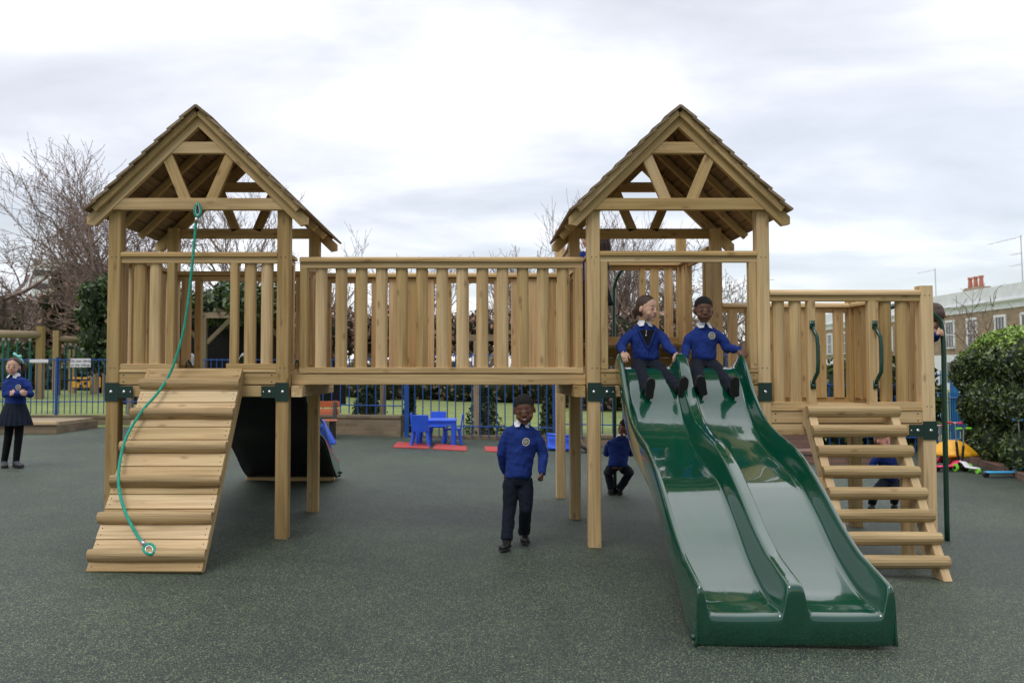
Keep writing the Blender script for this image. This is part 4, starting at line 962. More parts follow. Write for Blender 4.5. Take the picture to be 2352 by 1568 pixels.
# ---- orange bench against the wall
bp = at(757, 1003, 15.9); E = empty('bench', (bp.x, 15.9, gz(bp.x))); tag(E, 'orange slatted bench with dark legs against the brick wall', 'bench')
def slat(pxa, pya, pxb, pyb, Y, dep, nm='slat'):
    a = at(pxa, pya, Y); b = at(pxb, pyb, Y); m_ = MB(); m_.box(((a.x + b.x) / 2, Y, (a.z + b.z) / 2), (abs(b.x - a.x), dep, abs(a.z - b.z)), ch=0.004); m_.build(nm, M['orange'], E)
slat(690, 921, 780, 935, 16.1, 0.03, 'backrest'); slat(690, 938, 779, 952, 16.08, 0.03, 'backrest')
for k in range(3): slat(692, 963, 775, 967, 15.62 + 0.14 * k, 0.12, 'seat')
for px in (700, 764):
    a = at(px, 966, 15.8); m_ = MB(); m_.box((a.x, 15.8, (a.z + gz(a.x)) / 2), (0.07, 0.36, a.z - gz(a.x)), ch=0.01); m_.beam((a.x, 16.0, a.z), (a.x, 16.12, a.z + .38), 0.07, 0.05, (0, 1, 0)); m_.build('leg', M['black'], E)

# ---- blue plastic table and chairs on red mats
def mat_(pts, label):
    P = [on_ground(*p) for p in pts]; m_ = MB(); n = len(P); m_.add([(p.x, p.y, gz(p.x) + .003) for p in P] + [(p.x, p.y, gz(p.x) + .015) for p in P], [tuple(range(n, 2 * n)), tuple(range(n - 1, -1, -1))] + [(i, (i + 1) % n, n + (i + 1) % n, n + i) for i in range(n)])
    o = m_.build('floor_mat', M['red']); tag(o, label, 'mat', 'red floor mats')
mat_(((902, 1028), (913, 1016), (990, 1020), (985, 1031)), 'red floor mat left of and under the blue table')
mat_(((994, 1032), (1001, 1020), (1072, 1026), (1072, 1036)), 'red floor mat under the right side of the blue table')
mat_(((1115, 1037), (1112, 1026), (1160, 1028), (1160, 1039)), 'red floor mat beside the walking boy')
TBp = on_ground(1008, 1028); YT = 15.1
E = empty('childrens_table', (TBp.x, YT, gz(TBp.x))); tag(E, 'low blue plastic table on the red mats by the fence', 'table')
a = at(955, 966, YT); zt4 = a.z; xa = at(972, 966, YT).x; xb = at(1048, 966, YT).x; xl = at(955, 966, YT).x
m_ = MB(); m_.box(((xl + xb) / 2, YT + .2, zt4), (xb - xl, 0.62, 0.05), ch=0.015); m_.box(((xl + xb) / 2, YT - .08, zt4 - .04), (xb - xl - .04, 0.03, 0.07)); m_.build('table_top', M['plastic_blue'], E, bevel=0.01)
for x in (xl + .05, xb - .05):
    for y in (YT - .06, YT + .46): m_ = MB(); m_.beam((x, y, gz(x)), (x, y, zt4 - .02), 0.085, 0.085, (0, 1, 0), 0.02); m_.build('leg', M['plastic_blue'], E)
def kchair(c, ang, label):
    e_ = empty('childrens_chair', (c[0], c[1], gz(c[0])), rz=0); tag(e_, label, 'chair', 'blue plastic chairs round the low table')
    R_ = Matrix.Rotation(ang, 3, 'Z'); o = V((c[0], c[1], gz(c[0])))
    def T_(x, y, z): return o + R_ @ V((x, y, z))
    m_ = MB(); m_.beam(T_(0, -.15, .28), T_(0, .15, .28), 0.30, 0.03, (0, 0, 1), .01); m_.build('seat', M['plastic_blue'], e_, bevel=0.006)
    m_ = MB(); m_.beam(T_(0, .16, .26), T_(0, .20, .56), 0.30, 0.028, tuple(R_ @ V((0, -1, 0))), .01); m_.build('backrest', M['plastic_blue'], e_, bevel=0.008)
    for sx in (-1, 1):
        for sy in (-1, 1): m_ = MB(); m_.tube([T_(.12 * sx, .13 * sy, .28), T_(.155 * sx, .17 * sy, 0)], [0.03, 0.022], 7); m_.build('leg', M['plastic_blue'], e_)
kchair((at(966, 1000, YT - .35).x, YT - .35), pi, 'blue plastic chair in front of the low table, its back to the camera')
kchair((at(950, 1000, YT + .1).x + .14, YT + .22), pi / 2, 'blue plastic chair at the left end of the low table')
kchair((at(1006, 1000, YT + .75).x, YT + .75), 0, 'blue plastic chair behind the low table against the fence')
kchair((at(1046, 1000, YT + .2).x - .06, YT + .2), -pi / 2, 'blue plastic chair at the right end of the low table')
# overturned blue toy slide beside the posts
a = on_ground(1283, 1040); E = empty('toy_slide', a); tag(E, 'blue plastic toy lying on its side behind the tower posts', 'toy')
a0, a1 = at(1257, 996, 14.6), at(1313, 1002, 14.6); g_ = gz(a.x)
m_ = MB(); m_.add([(a0.x, 14.5, g_ + .03), (a1.x, 14.5, g_), (a1.x, 14.6, a1.z), (a0.x, 14.6, a0.z), (a0.x + .03, 15.0, g_ + .03), (a1.x, 15.1, g_), (a1.x - .02, 15.1, a1.z - .05), (a0.x + .03, 15.0, a0.z - .05)], [(3, 2, 1, 0), (4, 5, 6, 7), (0, 1, 5, 4), (1, 2, 6, 5), (2, 3, 7, 6), (3, 0, 4, 7)]); m_.build('body', M['plastic_blue'], E, bevel=0.02)
m_ = MB(); m_.tube([(a0.x - .02, 14.48, a0.z), (a1.x + .02, 14.5, a1.z + .01)], 0.025, 8); m_.tube([(a0.x, 14.46, g_ + .06), (a1.x, 14.42, g_ + .03)], 0.03, 8); m_.build('rim', M['plastic_blue'], E, smooth_=True)
# brown sledge like cover beside it
a = at(1345, 1030, 14.4); E = empty('crate_lid', (a.x, 14.4, gz(a.x))); tag(E, 'dark brown curved object on the ground between the tower posts', 'toy')
m_ = MB(); m_.loft([((a.x - .13, 14.4, gz(a.x) + .30), (0.02, 0, 0.02), (0, .12, 0)), ((a.x - .10, 14.4, gz(a.x) + .14), (0.05, 0, .03), (0, .16, 0)), ((a.x + .08, 14.4, gz(a.x) + .05), (0.06, 0, .04), (0, .16, 0)), ((a.x + .3, 14.4, gz(a.x) + .12), (0.02, 0, .02), (0, .12, 0))], 12); m_.build('shell', M['bark'], E, smooth_=True)
# blue toy beyond the far slide
a = on_ground(752, 1020); E = empty('toy_slide', a); tag(E, 'small blue toy slide half hidden behind the dark slide at the left', 'toy', None)
m_ = MB(); m_.add([(a.x - .28, a.y, a.z), (a.x + .12, a.y, a.z), (a.x - .12, a.y, a.z + .42), (a.x - .2, a.y, a.z + .42), (a.x - .28, a.y + .3, a.z), (a.x + .12, a.y + .3, a.z), (a.x - .12, a.y + .3, a.z + .42), (a.x - .2, a.y + .3, a.z + .42)], [(3, 2, 1, 0), (4, 5, 6, 7), (0, 1, 5, 4), (1, 2, 6, 5), (2, 3, 7, 6), (3, 0, 4, 7)]); m_.build('body', M['plastic_blue'], E, bevel=0.015)

# ================================================================ right side: hedge, kerb, scooters, mushroom
def hedge_right():
    rnd = random.Random(5); e_ = empty('laurel_hedge', (8.6, 12.6, -0.2)); tag(e_, 'large dark green laurel hedge with bright top leaves at the right edge', 'hedge')
    blobs = []
    for (px, Y, top, wd) in ((2258, 14.4, 815, .55), (2296, 13.9, 780, .72), (2340, 13.2, 768, .85), (2392, 12.5, 768, .95), (2430, 11.9, 764, 1.0), (2500, 11.4, 760, 1.0), (2296, 15.2, 778, .7), (2350, 14.6, 770, 1.0), (2440, 13.8, 766, 1.0)):
        zt = at(px, top, Y).z; x = at(px, 900, Y).x; zb_ = -0.2; hgt = zt - zb_
        for k in range(3): blobs.append(((x + rnd.uniform(-.08, .08) + (.12 if k == 0 else 0), Y + rnd.uniform(-.1, .1), zb_ + hgt * (k + .5) / 3), (wd * rnd.uniform(.68, .82), wd * .8, hgt / 3 * .72)))
    m_ = MB(); tp = MB()
    for c, r in blobs:
        P = blob_pts(rnd, c, r, 2600, .88)
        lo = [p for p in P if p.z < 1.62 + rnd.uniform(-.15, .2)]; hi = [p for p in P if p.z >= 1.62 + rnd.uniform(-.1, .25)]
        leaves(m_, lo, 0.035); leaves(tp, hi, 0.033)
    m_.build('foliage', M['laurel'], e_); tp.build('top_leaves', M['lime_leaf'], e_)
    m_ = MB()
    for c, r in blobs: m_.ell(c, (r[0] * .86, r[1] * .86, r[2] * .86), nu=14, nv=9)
    m_.build('shade_core', M['shadecore'], e_, smooth_=True)  # solid ellipsoids under the leaf shell, hedge shade put into their dark colour
hedge_right()
P = [on_ground(*p) for p in ((2165, 1052), (2200, 1056), (2245, 1066), (2290, 1080), (2330, 1092), (2352, 1102), (2420, 1130))]
E = empty('brick_kerb', P[3]); tag(E, 'curved brick kerb at the foot of the laurel hedge', 'kerb')
m_ = MB()
for i in range(len(P) - 1):
    n = 6
    for k in range(n):
        a = P[i].lerp(P[i + 1], (k + .06) / n); b = P[i].lerp(P[i + 1], (k + .94) / n); m_.beam((a.x + .1, a.y + .12, gz(a.x) + .03), (b.x + .1, b.y + .12, gz(b.x) + .03), 0.22, 0.14, (0, 0, 1), .008)
m_.build('bricks', M['brickred'], E)
# mushroom seat
mb_ = at(2188, 1064, 13.2); g_ = gz(mb_.x); zc = at(2188, 1030, 13.2).z; zt = at(2188, 1010, 13.2).z
E = empty('mushroom_table', (mb_.x, 13.2, g_)); tag(E, 'yellow mushroom shaped play table with moulded ribs behind the scooters', 'play table')
m_ = MB(); n = 28; vs = []; rings = ((0.02, 0.0), (0.14, -.015), (0.28, -.06), (0.42, -.135), (0.52, -.215), (0.56, -.265), (0.54, -.30), (0.3, -.27), (0.08, -.25))
cz = zt
for r_, dz_ in [(a_r, b_r * .82) for a_r, b_r in rings]:
    for k in range(n):
        a = 2 * pi * k / n; rr_ = r_ * .66 * (1 + (.05 * cos(a * 9) if .2 < r_ and dz_ > -.3 else 0)); vs.append((mb_.x + cos(a) * rr_ * 0.94, 13.2 + sin(a) * rr_ * .94, cz + dz_ + (.012 * cos(a * 9 + r_ * 20) if .1 < r_ < .55 else 0)))
fs = [(i * n + k, i * n + (k + 1) % n, (i + 1) * n + (k + 1) % n, (i + 1) * n + k) for i in range(len(rings) - 1) for k in range(n)] + [tuple(range(n - 1, -1, -1))]
m_.add(vs, fs); m_.build('cap', M['yellow'], E, smooth_=True)
m_ = MB(); m_.loft([((mb_.x, 13.2, g_), (.15, 0, 0), (0, .15, 0)), ((mb_.x, 13.2, g_ + .12), (.11, 0, 0), (0, .11, 0)), ((mb_.x, 13.2, cz - .19), (.095, 0, 0), (0, .095, 0))], 14); m_.build('stalk', M['stalk'], E, smooth_=True)
def scooter(label, base, ang, hz, deckm, gripm, wheelm, stem=M['black'], dl=0.42):
    e_ = empty('scooter', base); tag(e_, label, 'scooter', 'childrens scooters parked by the hedge'); R_ = Matrix.Rotation(ang, 3, 'Z'); o = V(base)
    def T_(x, y, z): return o + R_ @ V((x, y, z))
    m_ = MB(); m_.loft([(T_(-dl, 0, .075), (R_ @ V((0, .045, 0))), V((0, 0, .014))), (T_(-dl + .05, 0, .075), (R_ @ V((0, .065, 0))), V((0, 0, .018))), (T_(-.10, 0, .075), (R_ @ V((0, .065, 0))), V((0, 0, .018))), (T_(-.02, 0, .13), (R_ @ V((0, .05, 0))), V((0, 0, .018))), (T_(.05, 0, .15), (R_ @ V((0, .045, 0))), V((0, 0, .018)))], 10); m_.build('deck', deckm, e_, smooth_=True)
    m_ = MB(); m_.tube([T_(.03, -.12, .065), T_(.03, .12, .065)], 0.016, 8); m_.tube([T_(.03, 0, .065), T_(.03, 0, .17)], 0.022, 8); m_.build('axle', M['black'], e_)
    for sy in (-.12, .12):
        m_ = MB(); m_.tube([T_(.03, sy - .014, .06), T_(.03, sy + .014, .06)], 0.060, 16); w_ = m_.build('wheel', wheelm, e_)
        m_ = MB(); m_.tube([T_(.03, sy - .016, .06), T_(.03, sy + .016, .06)], 0.028, 12); h_ = m_.build('hub', M['black'], w_, origin=wloc(w_))
    m_ = MB(); m_.tube([T_(-dl + .01, -.02, .04), T_(-dl + .01, .02, .04)], 0.040, 14); m_.build('wheel', wheelm, e_)
    m_ = MB(); m_.tube([T_(.03, 0, .15), T_(.0, 0, hz * .6)], 0.019, 8); m_.build('stem', stem, e_)
    m_ = MB(); m_.tube([T_(.0, 0, hz * .6), T_(-.015, 0, hz)], 0.012, 8); m_.build('stem_upper', M['steel'], e_)
    for q_ in (-1, 1): m_ = MB(); m_.tube([T_(-.015, q_ * .125, hz), T_(-.015, q_ * .035, hz)], 0.018, 8); m_.build('grip', gripm, e_)
    m_ = MB(); m_.tube([T_(-.015, -.04, hz), T_(-.015, .04, hz)], 0.012, 8); m_.build('handlebar', M['steel'], e_)
def SB(px, py): p = on_ground(px, py); return (p.x, p.y, p.z)
scooter('pink scooter with red grips and black stem in front of the mushroom table', SB(2208 - 10, 1080), 0.35, 0.74, M['pink'], M['redgrip'], M['black'])
scooter('pink scooter with a silver stem furthest left, behind the green pole', SB(2160, 1070), 0.5, 0.66, M['pink'], M['redgrip'], M['black'], stem=M['steel'])
scooter('white and lime scooter with green grips facing the camera', SB(2214, 1082), -pi / 2 + .15 + pi, 0.66, M['white'], M['lime'], M['lime'], dl=.30)
scooter('light blue scooter with blue stem at the right edge beside the hedge', SB(2345, 1096), 0.0, 0.84, M['cyan'], M['cyan'], M['black'], stem=M['blue2'], dl=.52)

# ---- blue gate and palings on the right
railing('tall blue palings right of the low platform', P2(2128, 15.6), P2(2262, 17.2), -0.15, at(2150, 900, 15.6).z, -0.15, at(2230, 905, 16).z, 0.105, M['blue2'], posts=(0.02,), rails=(0.9, 0.12), r=0.014)
railing('higher blue fence section near the pole', P2(2120, 18.5), P2(2215, 18.5), -0.1, at(2150, 850, 18.5).z, -0.1, at(2200, 850, 18.5).z, 0.12, M['blue2'], posts=(0.75,), rails=(0.93, 0.5), r=0.012, postr=0.06)

# ================================================================ terrace of houses
HX = 42.5
def house(y0, wdt, label, detail=True):
    g = -0.6; e_ = empty('terraced_house', (HX, y0 + wdt / 2, g)); tag(e_, label, 'house', 'terrace of brick houses with white parapets')
    m_ = MB(); m_.box((HX + 4, y0 + wdt / 2, (6.4 + 2.85) / 2), (8, wdt - .01, 6.4 - 2.85), ch=.001); m_.build('brick_wall', M['housebrick'], e_)
    m_ = MB(); m_.box((HX + 4, y0 + wdt / 2, (g + 2.85) / 2), (8.1, wdt - .012, 2.85 - g), ch=.001); m_.build('ground_floor', M['stucco'], e_)
    m_ = MB(); m_.box((HX + 4, y0 + wdt / 2, 7.35), (8.16, wdt - .008, 1.9), ch=.001); m_.build('parapet', M['stucco'], e_)
    m_ = MB(); m_.box((HX - .14, y0 + wdt / 2, 7.06), (.34, wdt - .006, .16), ch=.02); m_.box((HX - .10, y0 + wdt / 2, 6.93), (.24, wdt - .007, .10), ch=.02); m_.build('cornice', M['stucco'], e_)
    for k in (0.27, 0.73):
        yc = y0 + wdt * k; z0, z1 = 3.55, 5.75
        m_ = MB(); fr = .16
        m_.box((HX - .03, yc, z1 + .10), (.14, 1.5, .2), ch=.01); m_.box((HX - .03, yc, z0 - .08), (.2, 1.5, .12), ch=.01)
        for s_ in (-1, 1): m_.box((HX - .03, yc + s_ * .66, (z0 + z1) / 2), (.13, .17, z1 - z0 - .02), ch=.01)
        f_ = m_.build('window', M['stucco'], e_)
        m_ = MB(); m_.box((HX - .02, yc, (z0 + z1) / 2), (.06, 1.16, z1 - z0), ch=.001); m_.build('pane', M['glass'], f_, origin=wloc(f_))
        m_ = MB(); m_.box((HX - .055, yc, (z0 + z1) / 2), (.05, 1.16, .07), ch=.004)
        for s_ in (-.3, .3): m_.box((HX - .056, yc + s_ * .68, (z0 + z1) / 2), (.045, .04, z1 - z0 - .02), ch=.002)
        for s_ in (-1, 1): m_.box((HX - .054, yc + s_ * .56, (z0 + z1) / 2), (.05, .06, z1 - z0 - .02), ch=.002)
        m_.build('glazing_bars', M['white'], f_, origin=wloc(f_))
        m_ = MB(); m_.box((HX - .06, yc, 1.3), (.05, 1.0, 1.8), ch=.002); m_.build('lower_window', M['glass'], e_)
    return e_
ords = ['nearest', 'second', 'third', 'fourth', 'fifth', 'sixth', 'seventh', 'eighth', 'ninth', 'tenth']
wd_h = 7.0; ys_ = 54.0
for i in range(10):
    house(ys_ + i * wd_h, wd_h, ('nearest' if i == 0 else ords[i] + ' nearest') + ' brick and white stucco terraced house of the row at the right')
def chimney(y, lab, pots=3):
    e_ = empty('chimney_stack', (HX + 3, y, 8.2)); tag(e_, lab, 'chimney', 'chimneys on the terrace roof')
    m_ = MB(); m_.box((HX + 2.4, y, 8.5), (1.0, 2.4, .75)); m_.build('stack', M['housebrick'], e_)
    for k in range(pots):
        m_ = MB(); yy_ = y - .8 + .8 * k; m_.tube([(HX + 2.3, yy_, 8.85), (HX + 2.3, yy_, 9.65), (HX + 2.3, yy_, 9.7), (HX + 2.3, yy_, 9.85)], [.2, .16, .22, .2], 12); m_.build('chimney_pot', M['pot'], e_)
chimney(73.0, 'chimney stack with three terracotta pots above the white parapet')
def aerial(base, hgt, arms, lab):
    e_ = empty('tv_aerial', base); tag(e_, lab, 'aerial', 'roof aerials on the terrace'); b = V(base)
    m_ = MB(); m_.tube([b, b + V((0, .1, hgt))], .035, 5); m_.build('mast', M['steel'], e_)
    m_ = MB()
    for z, l in arms:
        m_.tube([b + V((0, 0, z)), b + V((-.05, l, z - .1 * (z > 4)))], .02, 4)
        for q in range(4): t = (q + 1) / 4; m_.tube([b + V((-.3, l * t, z - .02)), b + V((.25, l * t, z - .02))], .012, 3)
    m_.build('arms', M['steel'], e_)
aerial((HX + 1, 64.8, 8.2), 4.0, ((3.9, 4.0), (2.6, 1.2), (1.7, 1.4)), 'tall tv aerial above the parapet at the right edge')
aerial((HX + 1, 77, 8.2), 2.9, ((2.8, 3.0),), 'small tv aerial left of the chimney pots')
aerial((HX + 1, 90, 8.2), 2.0, ((1.9, 3.0),), 'tv aerial just above the low platform post')
m_ = MB(); m_.box((HX + 5, 58, 9.3), (5, 6, .5)); m_.box((HX + 5, 58, 8.8), (4.2, 5.2, .8)); o = m_.build('roof_extension', M['roofing']); tag(o, 'dark low roof showing above the parapet at the far right edge', 'roof')
# distant pale tower block at the left
q = at(112, 600, 190); e_ = empty('tower_block', (q.x, 190, 0)); tag(e_, 'distant pale tower block behind the bare trees at the left', 'building')
m_ = MB(); m_.box((q.x + 1.5, 190, q.z / 2), (6.5, 8, q.z), ch=.001); m_.build('walls', M['stucco'], e_)
m_ = MB()
for k in range(4): m_.box((q.x + 1.5, 185.95, q.z - 3.2 - 3 * k), (5.6, .12, 1.2), ch=.001)
m_.build('window_band', M['glass'], e_)
q = at(0, 690, 75); q2 = at(130, 700, 80)
e_ = empty('low_building', (q.x, 78, 0)); tag(e_, 'low pale building with long roof glimpsed behind the left trees', 'building')
m_ = MB(); m_.box(((q.x + q2.x) / 2 - 1, 80, q.z / 2), (q2.x - q.x + 4, 8, q.z - .6), ch=.001); m_.build('walls', M['oldwood'], e_)
m_ = MB(); m_.box(((q.x + q2.x) / 2 - 1, 80, q.z + .0), (q2.x - q.x + 5, 9, .5), ch=.001); m_.build('roof', M['stucco'], e_)
# ================================================================ people
M['skin_dark'] = plain('dark_brown_skin', (0.125, 0.052, 0.028), 0.5, var=0.08, scale=12)
M['skin_mid'] = plain('brown_skin', (0.20, 0.085, 0.045), 0.5, var=0.08, scale=12)
M['skin_light'] = plain('light_skin', (0.56, 0.33, 0.235), 0.5, var=0.07, scale=12)
for k in ('skin_dark', 'skin_mid', 'skin_light'):
    M[k].node_tree.nodes['Principled BSDF'].inputs['Subsurface Weight'].default_value = 0.08
    M[k].node_tree.nodes['Principled BSDF'].inputs['Subsurface Radius'].default_value = (0.02, 0.008, 0.005)
def knit(name, col):
    m_ = plain(name, col, 0.9, var=0.14, scale=14, bump=0.25); p = m_.node_tree.nodes['Principled BSDF']
    p.inputs['Sheen Weight'].default_value = 0.03; p.inputs['Sheen Roughness'].default_value = 0.5; p.inputs['Specular IOR Level'].default_value = 0.15; return m_
M['jumper'] = knit('royal_blue_sweatshirt', (0.014, 0.034, 0.175))
M['trouser'] = knit('navy_trousers', (0.010, 0.013, 0.022))
M['blackcloth'] = knit('black_cloth', (0.008, 0.008, 0.010))
M['skirtm'] = knit('dark_navy_skirt', (0.012, 0.017, 0.030))
M['shoe'] = plain('black_leather', (0.012, 0.012, 0.012), 0.45)
M['sole'] = plain('dark_rubber_sole', (0.016, 0.015, 0.015), 0.8)
M['hair_black'] = plain('black_hair', (0.005, 0.004, 0.0038), 0.9, scale=60, var=0.5, bump=0.6)
M['hair_brown'] = plain('dark_brown_hair', (0.050, 0.026, 0.016), 0.55, scale=40, var=0.4, bump=0.4)
M['hair_fair'] = plain('light_brown_hair', (0.22, 0.12, 0.065), 0.55, scale=40, var=0.3, bump=0.4)
M['eyewhite'] = plain('eye_white', (0.17, 0.14, 0.13), 0.8, var=0.02)
M['iris'] = plain('dark_iris', (0.012, 0.008, 0.006), 0.55)
M['lips_d'] = plain('dark_lips', (0.13, 0.042, 0.035), 0.5)
M['lips_l'] = plain('pink_lips', (0.42, 0.13, 0.11), 0.5)
M['mouthdark'] = plain('open_mouth', (0.05, 0.012, 0.010), 0.6)
M['teeth'] = plain('teeth', (0.7, 0.68, 0.62), 0.4)
M['collar'] = plain('white_cotton', (0.74, 0.75, 0.80), 0.85, var=0.03)
M['crest'] = plain('cream_embroidery', (0.52, 0.50, 0.42), 0.9, var=0.1, scale=80)
M['mint'] = plain('mint_ribbon', (0.25, 0.68, 0.60), 0.6)
M['boot'] = plain('grey_boot', (0.045, 0.045, 0.055), 0.7)
M['peach'] = plain('pale_pink_skin', (0.62, 0.28, 0.21), 0.55)

def Rz(y, p=0.0, r=0.0):
    """yaw (0 faces the camera, + turns to picture right), pitch (+ looks down), roll"""
    return Matrix.Rotation(y, 3, 'Z') @ Matrix.Rotation(p, 3, 'X') @ Matrix.Rotation(r, 3, 'Y')
def hand(mb, wr, fd, pn, th, s=1.0, curl=0.5, spread=0.18, fist=False):
    """wr wrist, fd finger direction, pn palm normal (side the fingers bend to), th thumb side"""
    fd = V(fd).normalized(); pn = V(pn); pn = (pn - fd * pn.dot(fd)).normalized(); sd = fd.cross(pn); sd = sd if sd.dot(V(th)) > 0 else -sd
    wr = V(wr); pl = 0.050 * s
    mb.loft([(wr - fd * .012 * s, sd * .017 * s, pn * .012 * s), (wr + fd * .012 * s, sd * .022 * s, pn * .012 * s), (wr + fd * pl * .7, sd * .029 * s, pn * .0115 * s), (wr + fd * pl * 1.05, sd * .027 * s, pn * .010 * s)], 12)
    ln = (0.040, 0.045, 0.042, 0.033)
    for i in range(4):
        off = (1.5 - i) * 0.0155 * s; b = wr + fd * pl * (0.98 - 0.02 * abs(i - 1.5)) + sd * off
        d = (fd + sd * (1.5 - i) * spread * .5).normalized(); pts = [b - d * .01 * s, b]; an = 0; q = V(b)
        for k, f in enumerate((0.42, 0.32, 0.26)):
            an += curl * (0.5 if k == 0 and not fist else 1.0); dd = d * cos(an) + pn * sin(an); q = q + dd * ln[i] * s * f; pts.append(V(q))
        mb.chain(pts, [.0075 * s, .0078 * s, .0074 * s, .0068 * s, .0056 * s], 8)
    b = wr + fd * .010 * s + sd * .020 * s; d = (fd * .65 + sd * .75 + pn * .25).normalized(); d2 = (fd * .9 + sd * .3 + pn * (.3 + curl * .4)).normalized()
    mb.chain([b, b + d * .022 * s, b + d * .022 * s + d2 * .018 * s, b + d * .022 * s + d2 * .031 * s], [.0105 * s, .0095 * s, .0085 * s, .0066 * s], 8)

def person(P, label, group, skin, hair, J, opt):
    """J joints in world space: pelvis, chest, neck, head, and per side shoulder, elbow, wrist, hip, knee, ankle, toe"""
    base = V(opt['base']); s = opt.get('s', 1.0); hs = opt.get('hs', s)
    root = empty('person', base); tag(root, label, 'person', group)
    vox = opt.get('vox', 0.0055)
    R = Rz(*opt['head']); hc = V(J['head'])
    def H(x, y, z): return hc + R @ V((x * hs, y * hs, z * hs))
    up = (V(J['chest']) - V(J['pelvis'])).normalized(); S = (V(J['shR']) - V(J['shL'])).normalized(); Fw = up.cross(S) * -1
    Fw = S.cross(up) * -1 if (S.cross(up)).dot(V((0, -1, 0))) * opt.get('facing', 1) < 0 else S.cross(up)
    Fw.normalize()
    # ---- body
    b = MB()
    b.ell(H(0, .012, .022), (.068 * hs, .080 * hs, .078 * hs), R, 18, 12)
    b.ell(H(0, -.020, -.010), (.062 * hs, .053 * hs, .060 * hs), R, 16, 10)
    b.ell(H(0, -.030, -.045), (.051 * hs, .044 * hs, .043 * hs), R, 14, 9)
    b.ell(H(0, -.052, -.078), (.020 * hs, .016 * hs, .015 * hs), R, 10, 7)
    for k in (-1, 1):
        b.ell(H(.031 * k, -.044, -.036), (.027 * hs, .022 * hs, .026 * hs), R, 10, 7)
        b.ell(H(.069 * k, .010, -.010), (.007 * hs, .014 * hs, .022 * hs), R @ Matrix.Rotation(-.3 * k, 3, 'Z'), 10, 8)
        b.ell(H(.010 * k, -.072, -.025), (.008 * hs, .007 * hs, .006 * hs), R, 8, 6)
    b.ell(H(0, -.072, -.010), (.0075 * hs, .012 * hs, .018 * hs), R, 10, 8)
    b.ell(H(0, -.077, -.022), (.0095 * hs, .010 * hs, .0085 * hs), R, 10, 8)
    nk = V(J['neck'])
    b.chain([H(0, .012, -.045), nk, V(J['chest']) + up * .03], [.036 * s, .035 * s, .045 * s], 12)
    b.loft([(V(J['chest']) + up * .035 * s, S * .055 * s, Fw * .040 * s), (V(J['chest']), S * .105 * s, Fw * .065 * s), (V(J['pelvis']), S * .090 * s, Fw * .065 * s), (V(J['pelvis']) - up * .05 * s, S * .07 * s, Fw * .055 * s)], 14)
    for k in 'LR':
        b.chain([V(J['chest']) + up * .02 * s, V(J['sh' + k]) - up * .035 * s, J['el' + k], J['wr' + k]], [.04 * s, .028 * s, .024 * s, .019 * s], 10)
        b.chain([V(J['pelvis']), J['hp' + k], J['kn' + k], J['an' + k]], [.05 * s, .055 * s, .036 * s, .022 * s], 10)
        hd = opt['hand' + k]
        if hd: hand(b, J['wr' + k], hd[0], hd[1], hd[2], s * hd[3], hd[4], fist=(hd[4] > 1.1))
    bo = b.build('body', skin, root, remesh=vox * .8, smoothit=4)
    def child(mb, nm, mat, **kw): return mb.build(nm, mat, root, **kw)
    # ---- face
    if opt.get('face', True):
        lid = opt.get('lid', 1.0)
        e_ = MB(); i_ = MB(); br = MB()
        for k in (-1, 1):
            e_.ell(H(.026 * k, -.0665, .002), (.0100 * hs, .0060 * hs, .0044 * hs * lid), R, 10, 7)
            i_.ell(H(.026 * k, -.0715, .0020), (.0072 * hs, .0032 * hs, .0058 * hs * lid), R, 8, 6)
            br.chain([H(.014 * k, -.0705, .020), H(.027 * k, -.0690, .0245), H(.041 * k, -.0600, .020)], [.0018 * hs, .0021 * hs, .0012 * hs], 6)
        child(e_, 'eye', M['eyewhite'], smooth_=True); child(i_, 'iris', M['iris'], smooth_=True); child(br, 'eyebrow', hair, smooth_=True)
        lp = MB(); lm = opt.get('lips', M['lips_l'])
        if opt.get('mouth') == 'open':
            lp.ell(H(0, -.0690, -.047), (.014 * hs, .008 * hs, .009 * hs), R, 12, 8); child(lp, 'lips', lm, smooth_=True)
            mo = MB(); mo.ell(H(0, -.0740, -.047), (.008 * hs, .005 * hs, .0050 * hs), R, 10, 7); child(mo, 'mouth', M['mouthdark'], smooth_=True)
        else:
            sm = opt.get('smile', .004)
            lp.chain([H(-.024, -.066, -.046 + sm), H(-.012, -.0745, -.049), H(0, -.0765, -.050), H(.012, -.0745, -.049), H(.024, -.066, -.046 + sm)], [.0028 * hs, .0048 * hs, .0052 * hs, .0048 * hs, .0028 * hs], 8); child(lp, 'lips', lm, smooth_=True)
            if opt.get('mouth') == 'grin':
                mo = MB(); mo.ell(H(0, -.0790, -.0495), (.012 * hs, .003 * hs, .0022 * hs), R, 10, 6); child(mo, 'teeth', M['teeth'], smooth_=True)
    # ---- hair
    hm = MB(); hk = opt.get('hair', 'short')
    if hk == 'short':
        hm.ell(H(0, .0155, .033), (.070 * hs, .080 * hs, .074 * hs), R, 18, 12); hm.ell(H(0, .036, .004), (.066 * hs, .060 * hs, .068 * hs), R, 14, 10)
        child(hm, 'hair', hair, remesh=.005, smoothit=1, disp=(.010, .003))
    else:
        hm.ell(H(0, .0185, .031), (.0705 * hs, .0805 * hs, .0755 * hs), R, 18, 12); hm.ell(H(0, .038, .0), (.066 * hs, .056 * hs, .068 * hs), R, 14, 10)
        if hk == 'pony':
            hm.chain([H(.02, .09, .05), H(.05, .125, .045), H(.075, .135, .01), H(.08, .12, -.05), H(.07, .11, -.09)], [.028 * hs, .040 * hs, .040 * hs, .030 * hs, .012 * hs], 10)
        if hk == 'bun':
            hm.chain([H(-.01, .085, .0), H(-.01, .105, -.03), H(-.01, .10, -.07)], [.022 * hs, .024 * hs, .012 * hs], 10)
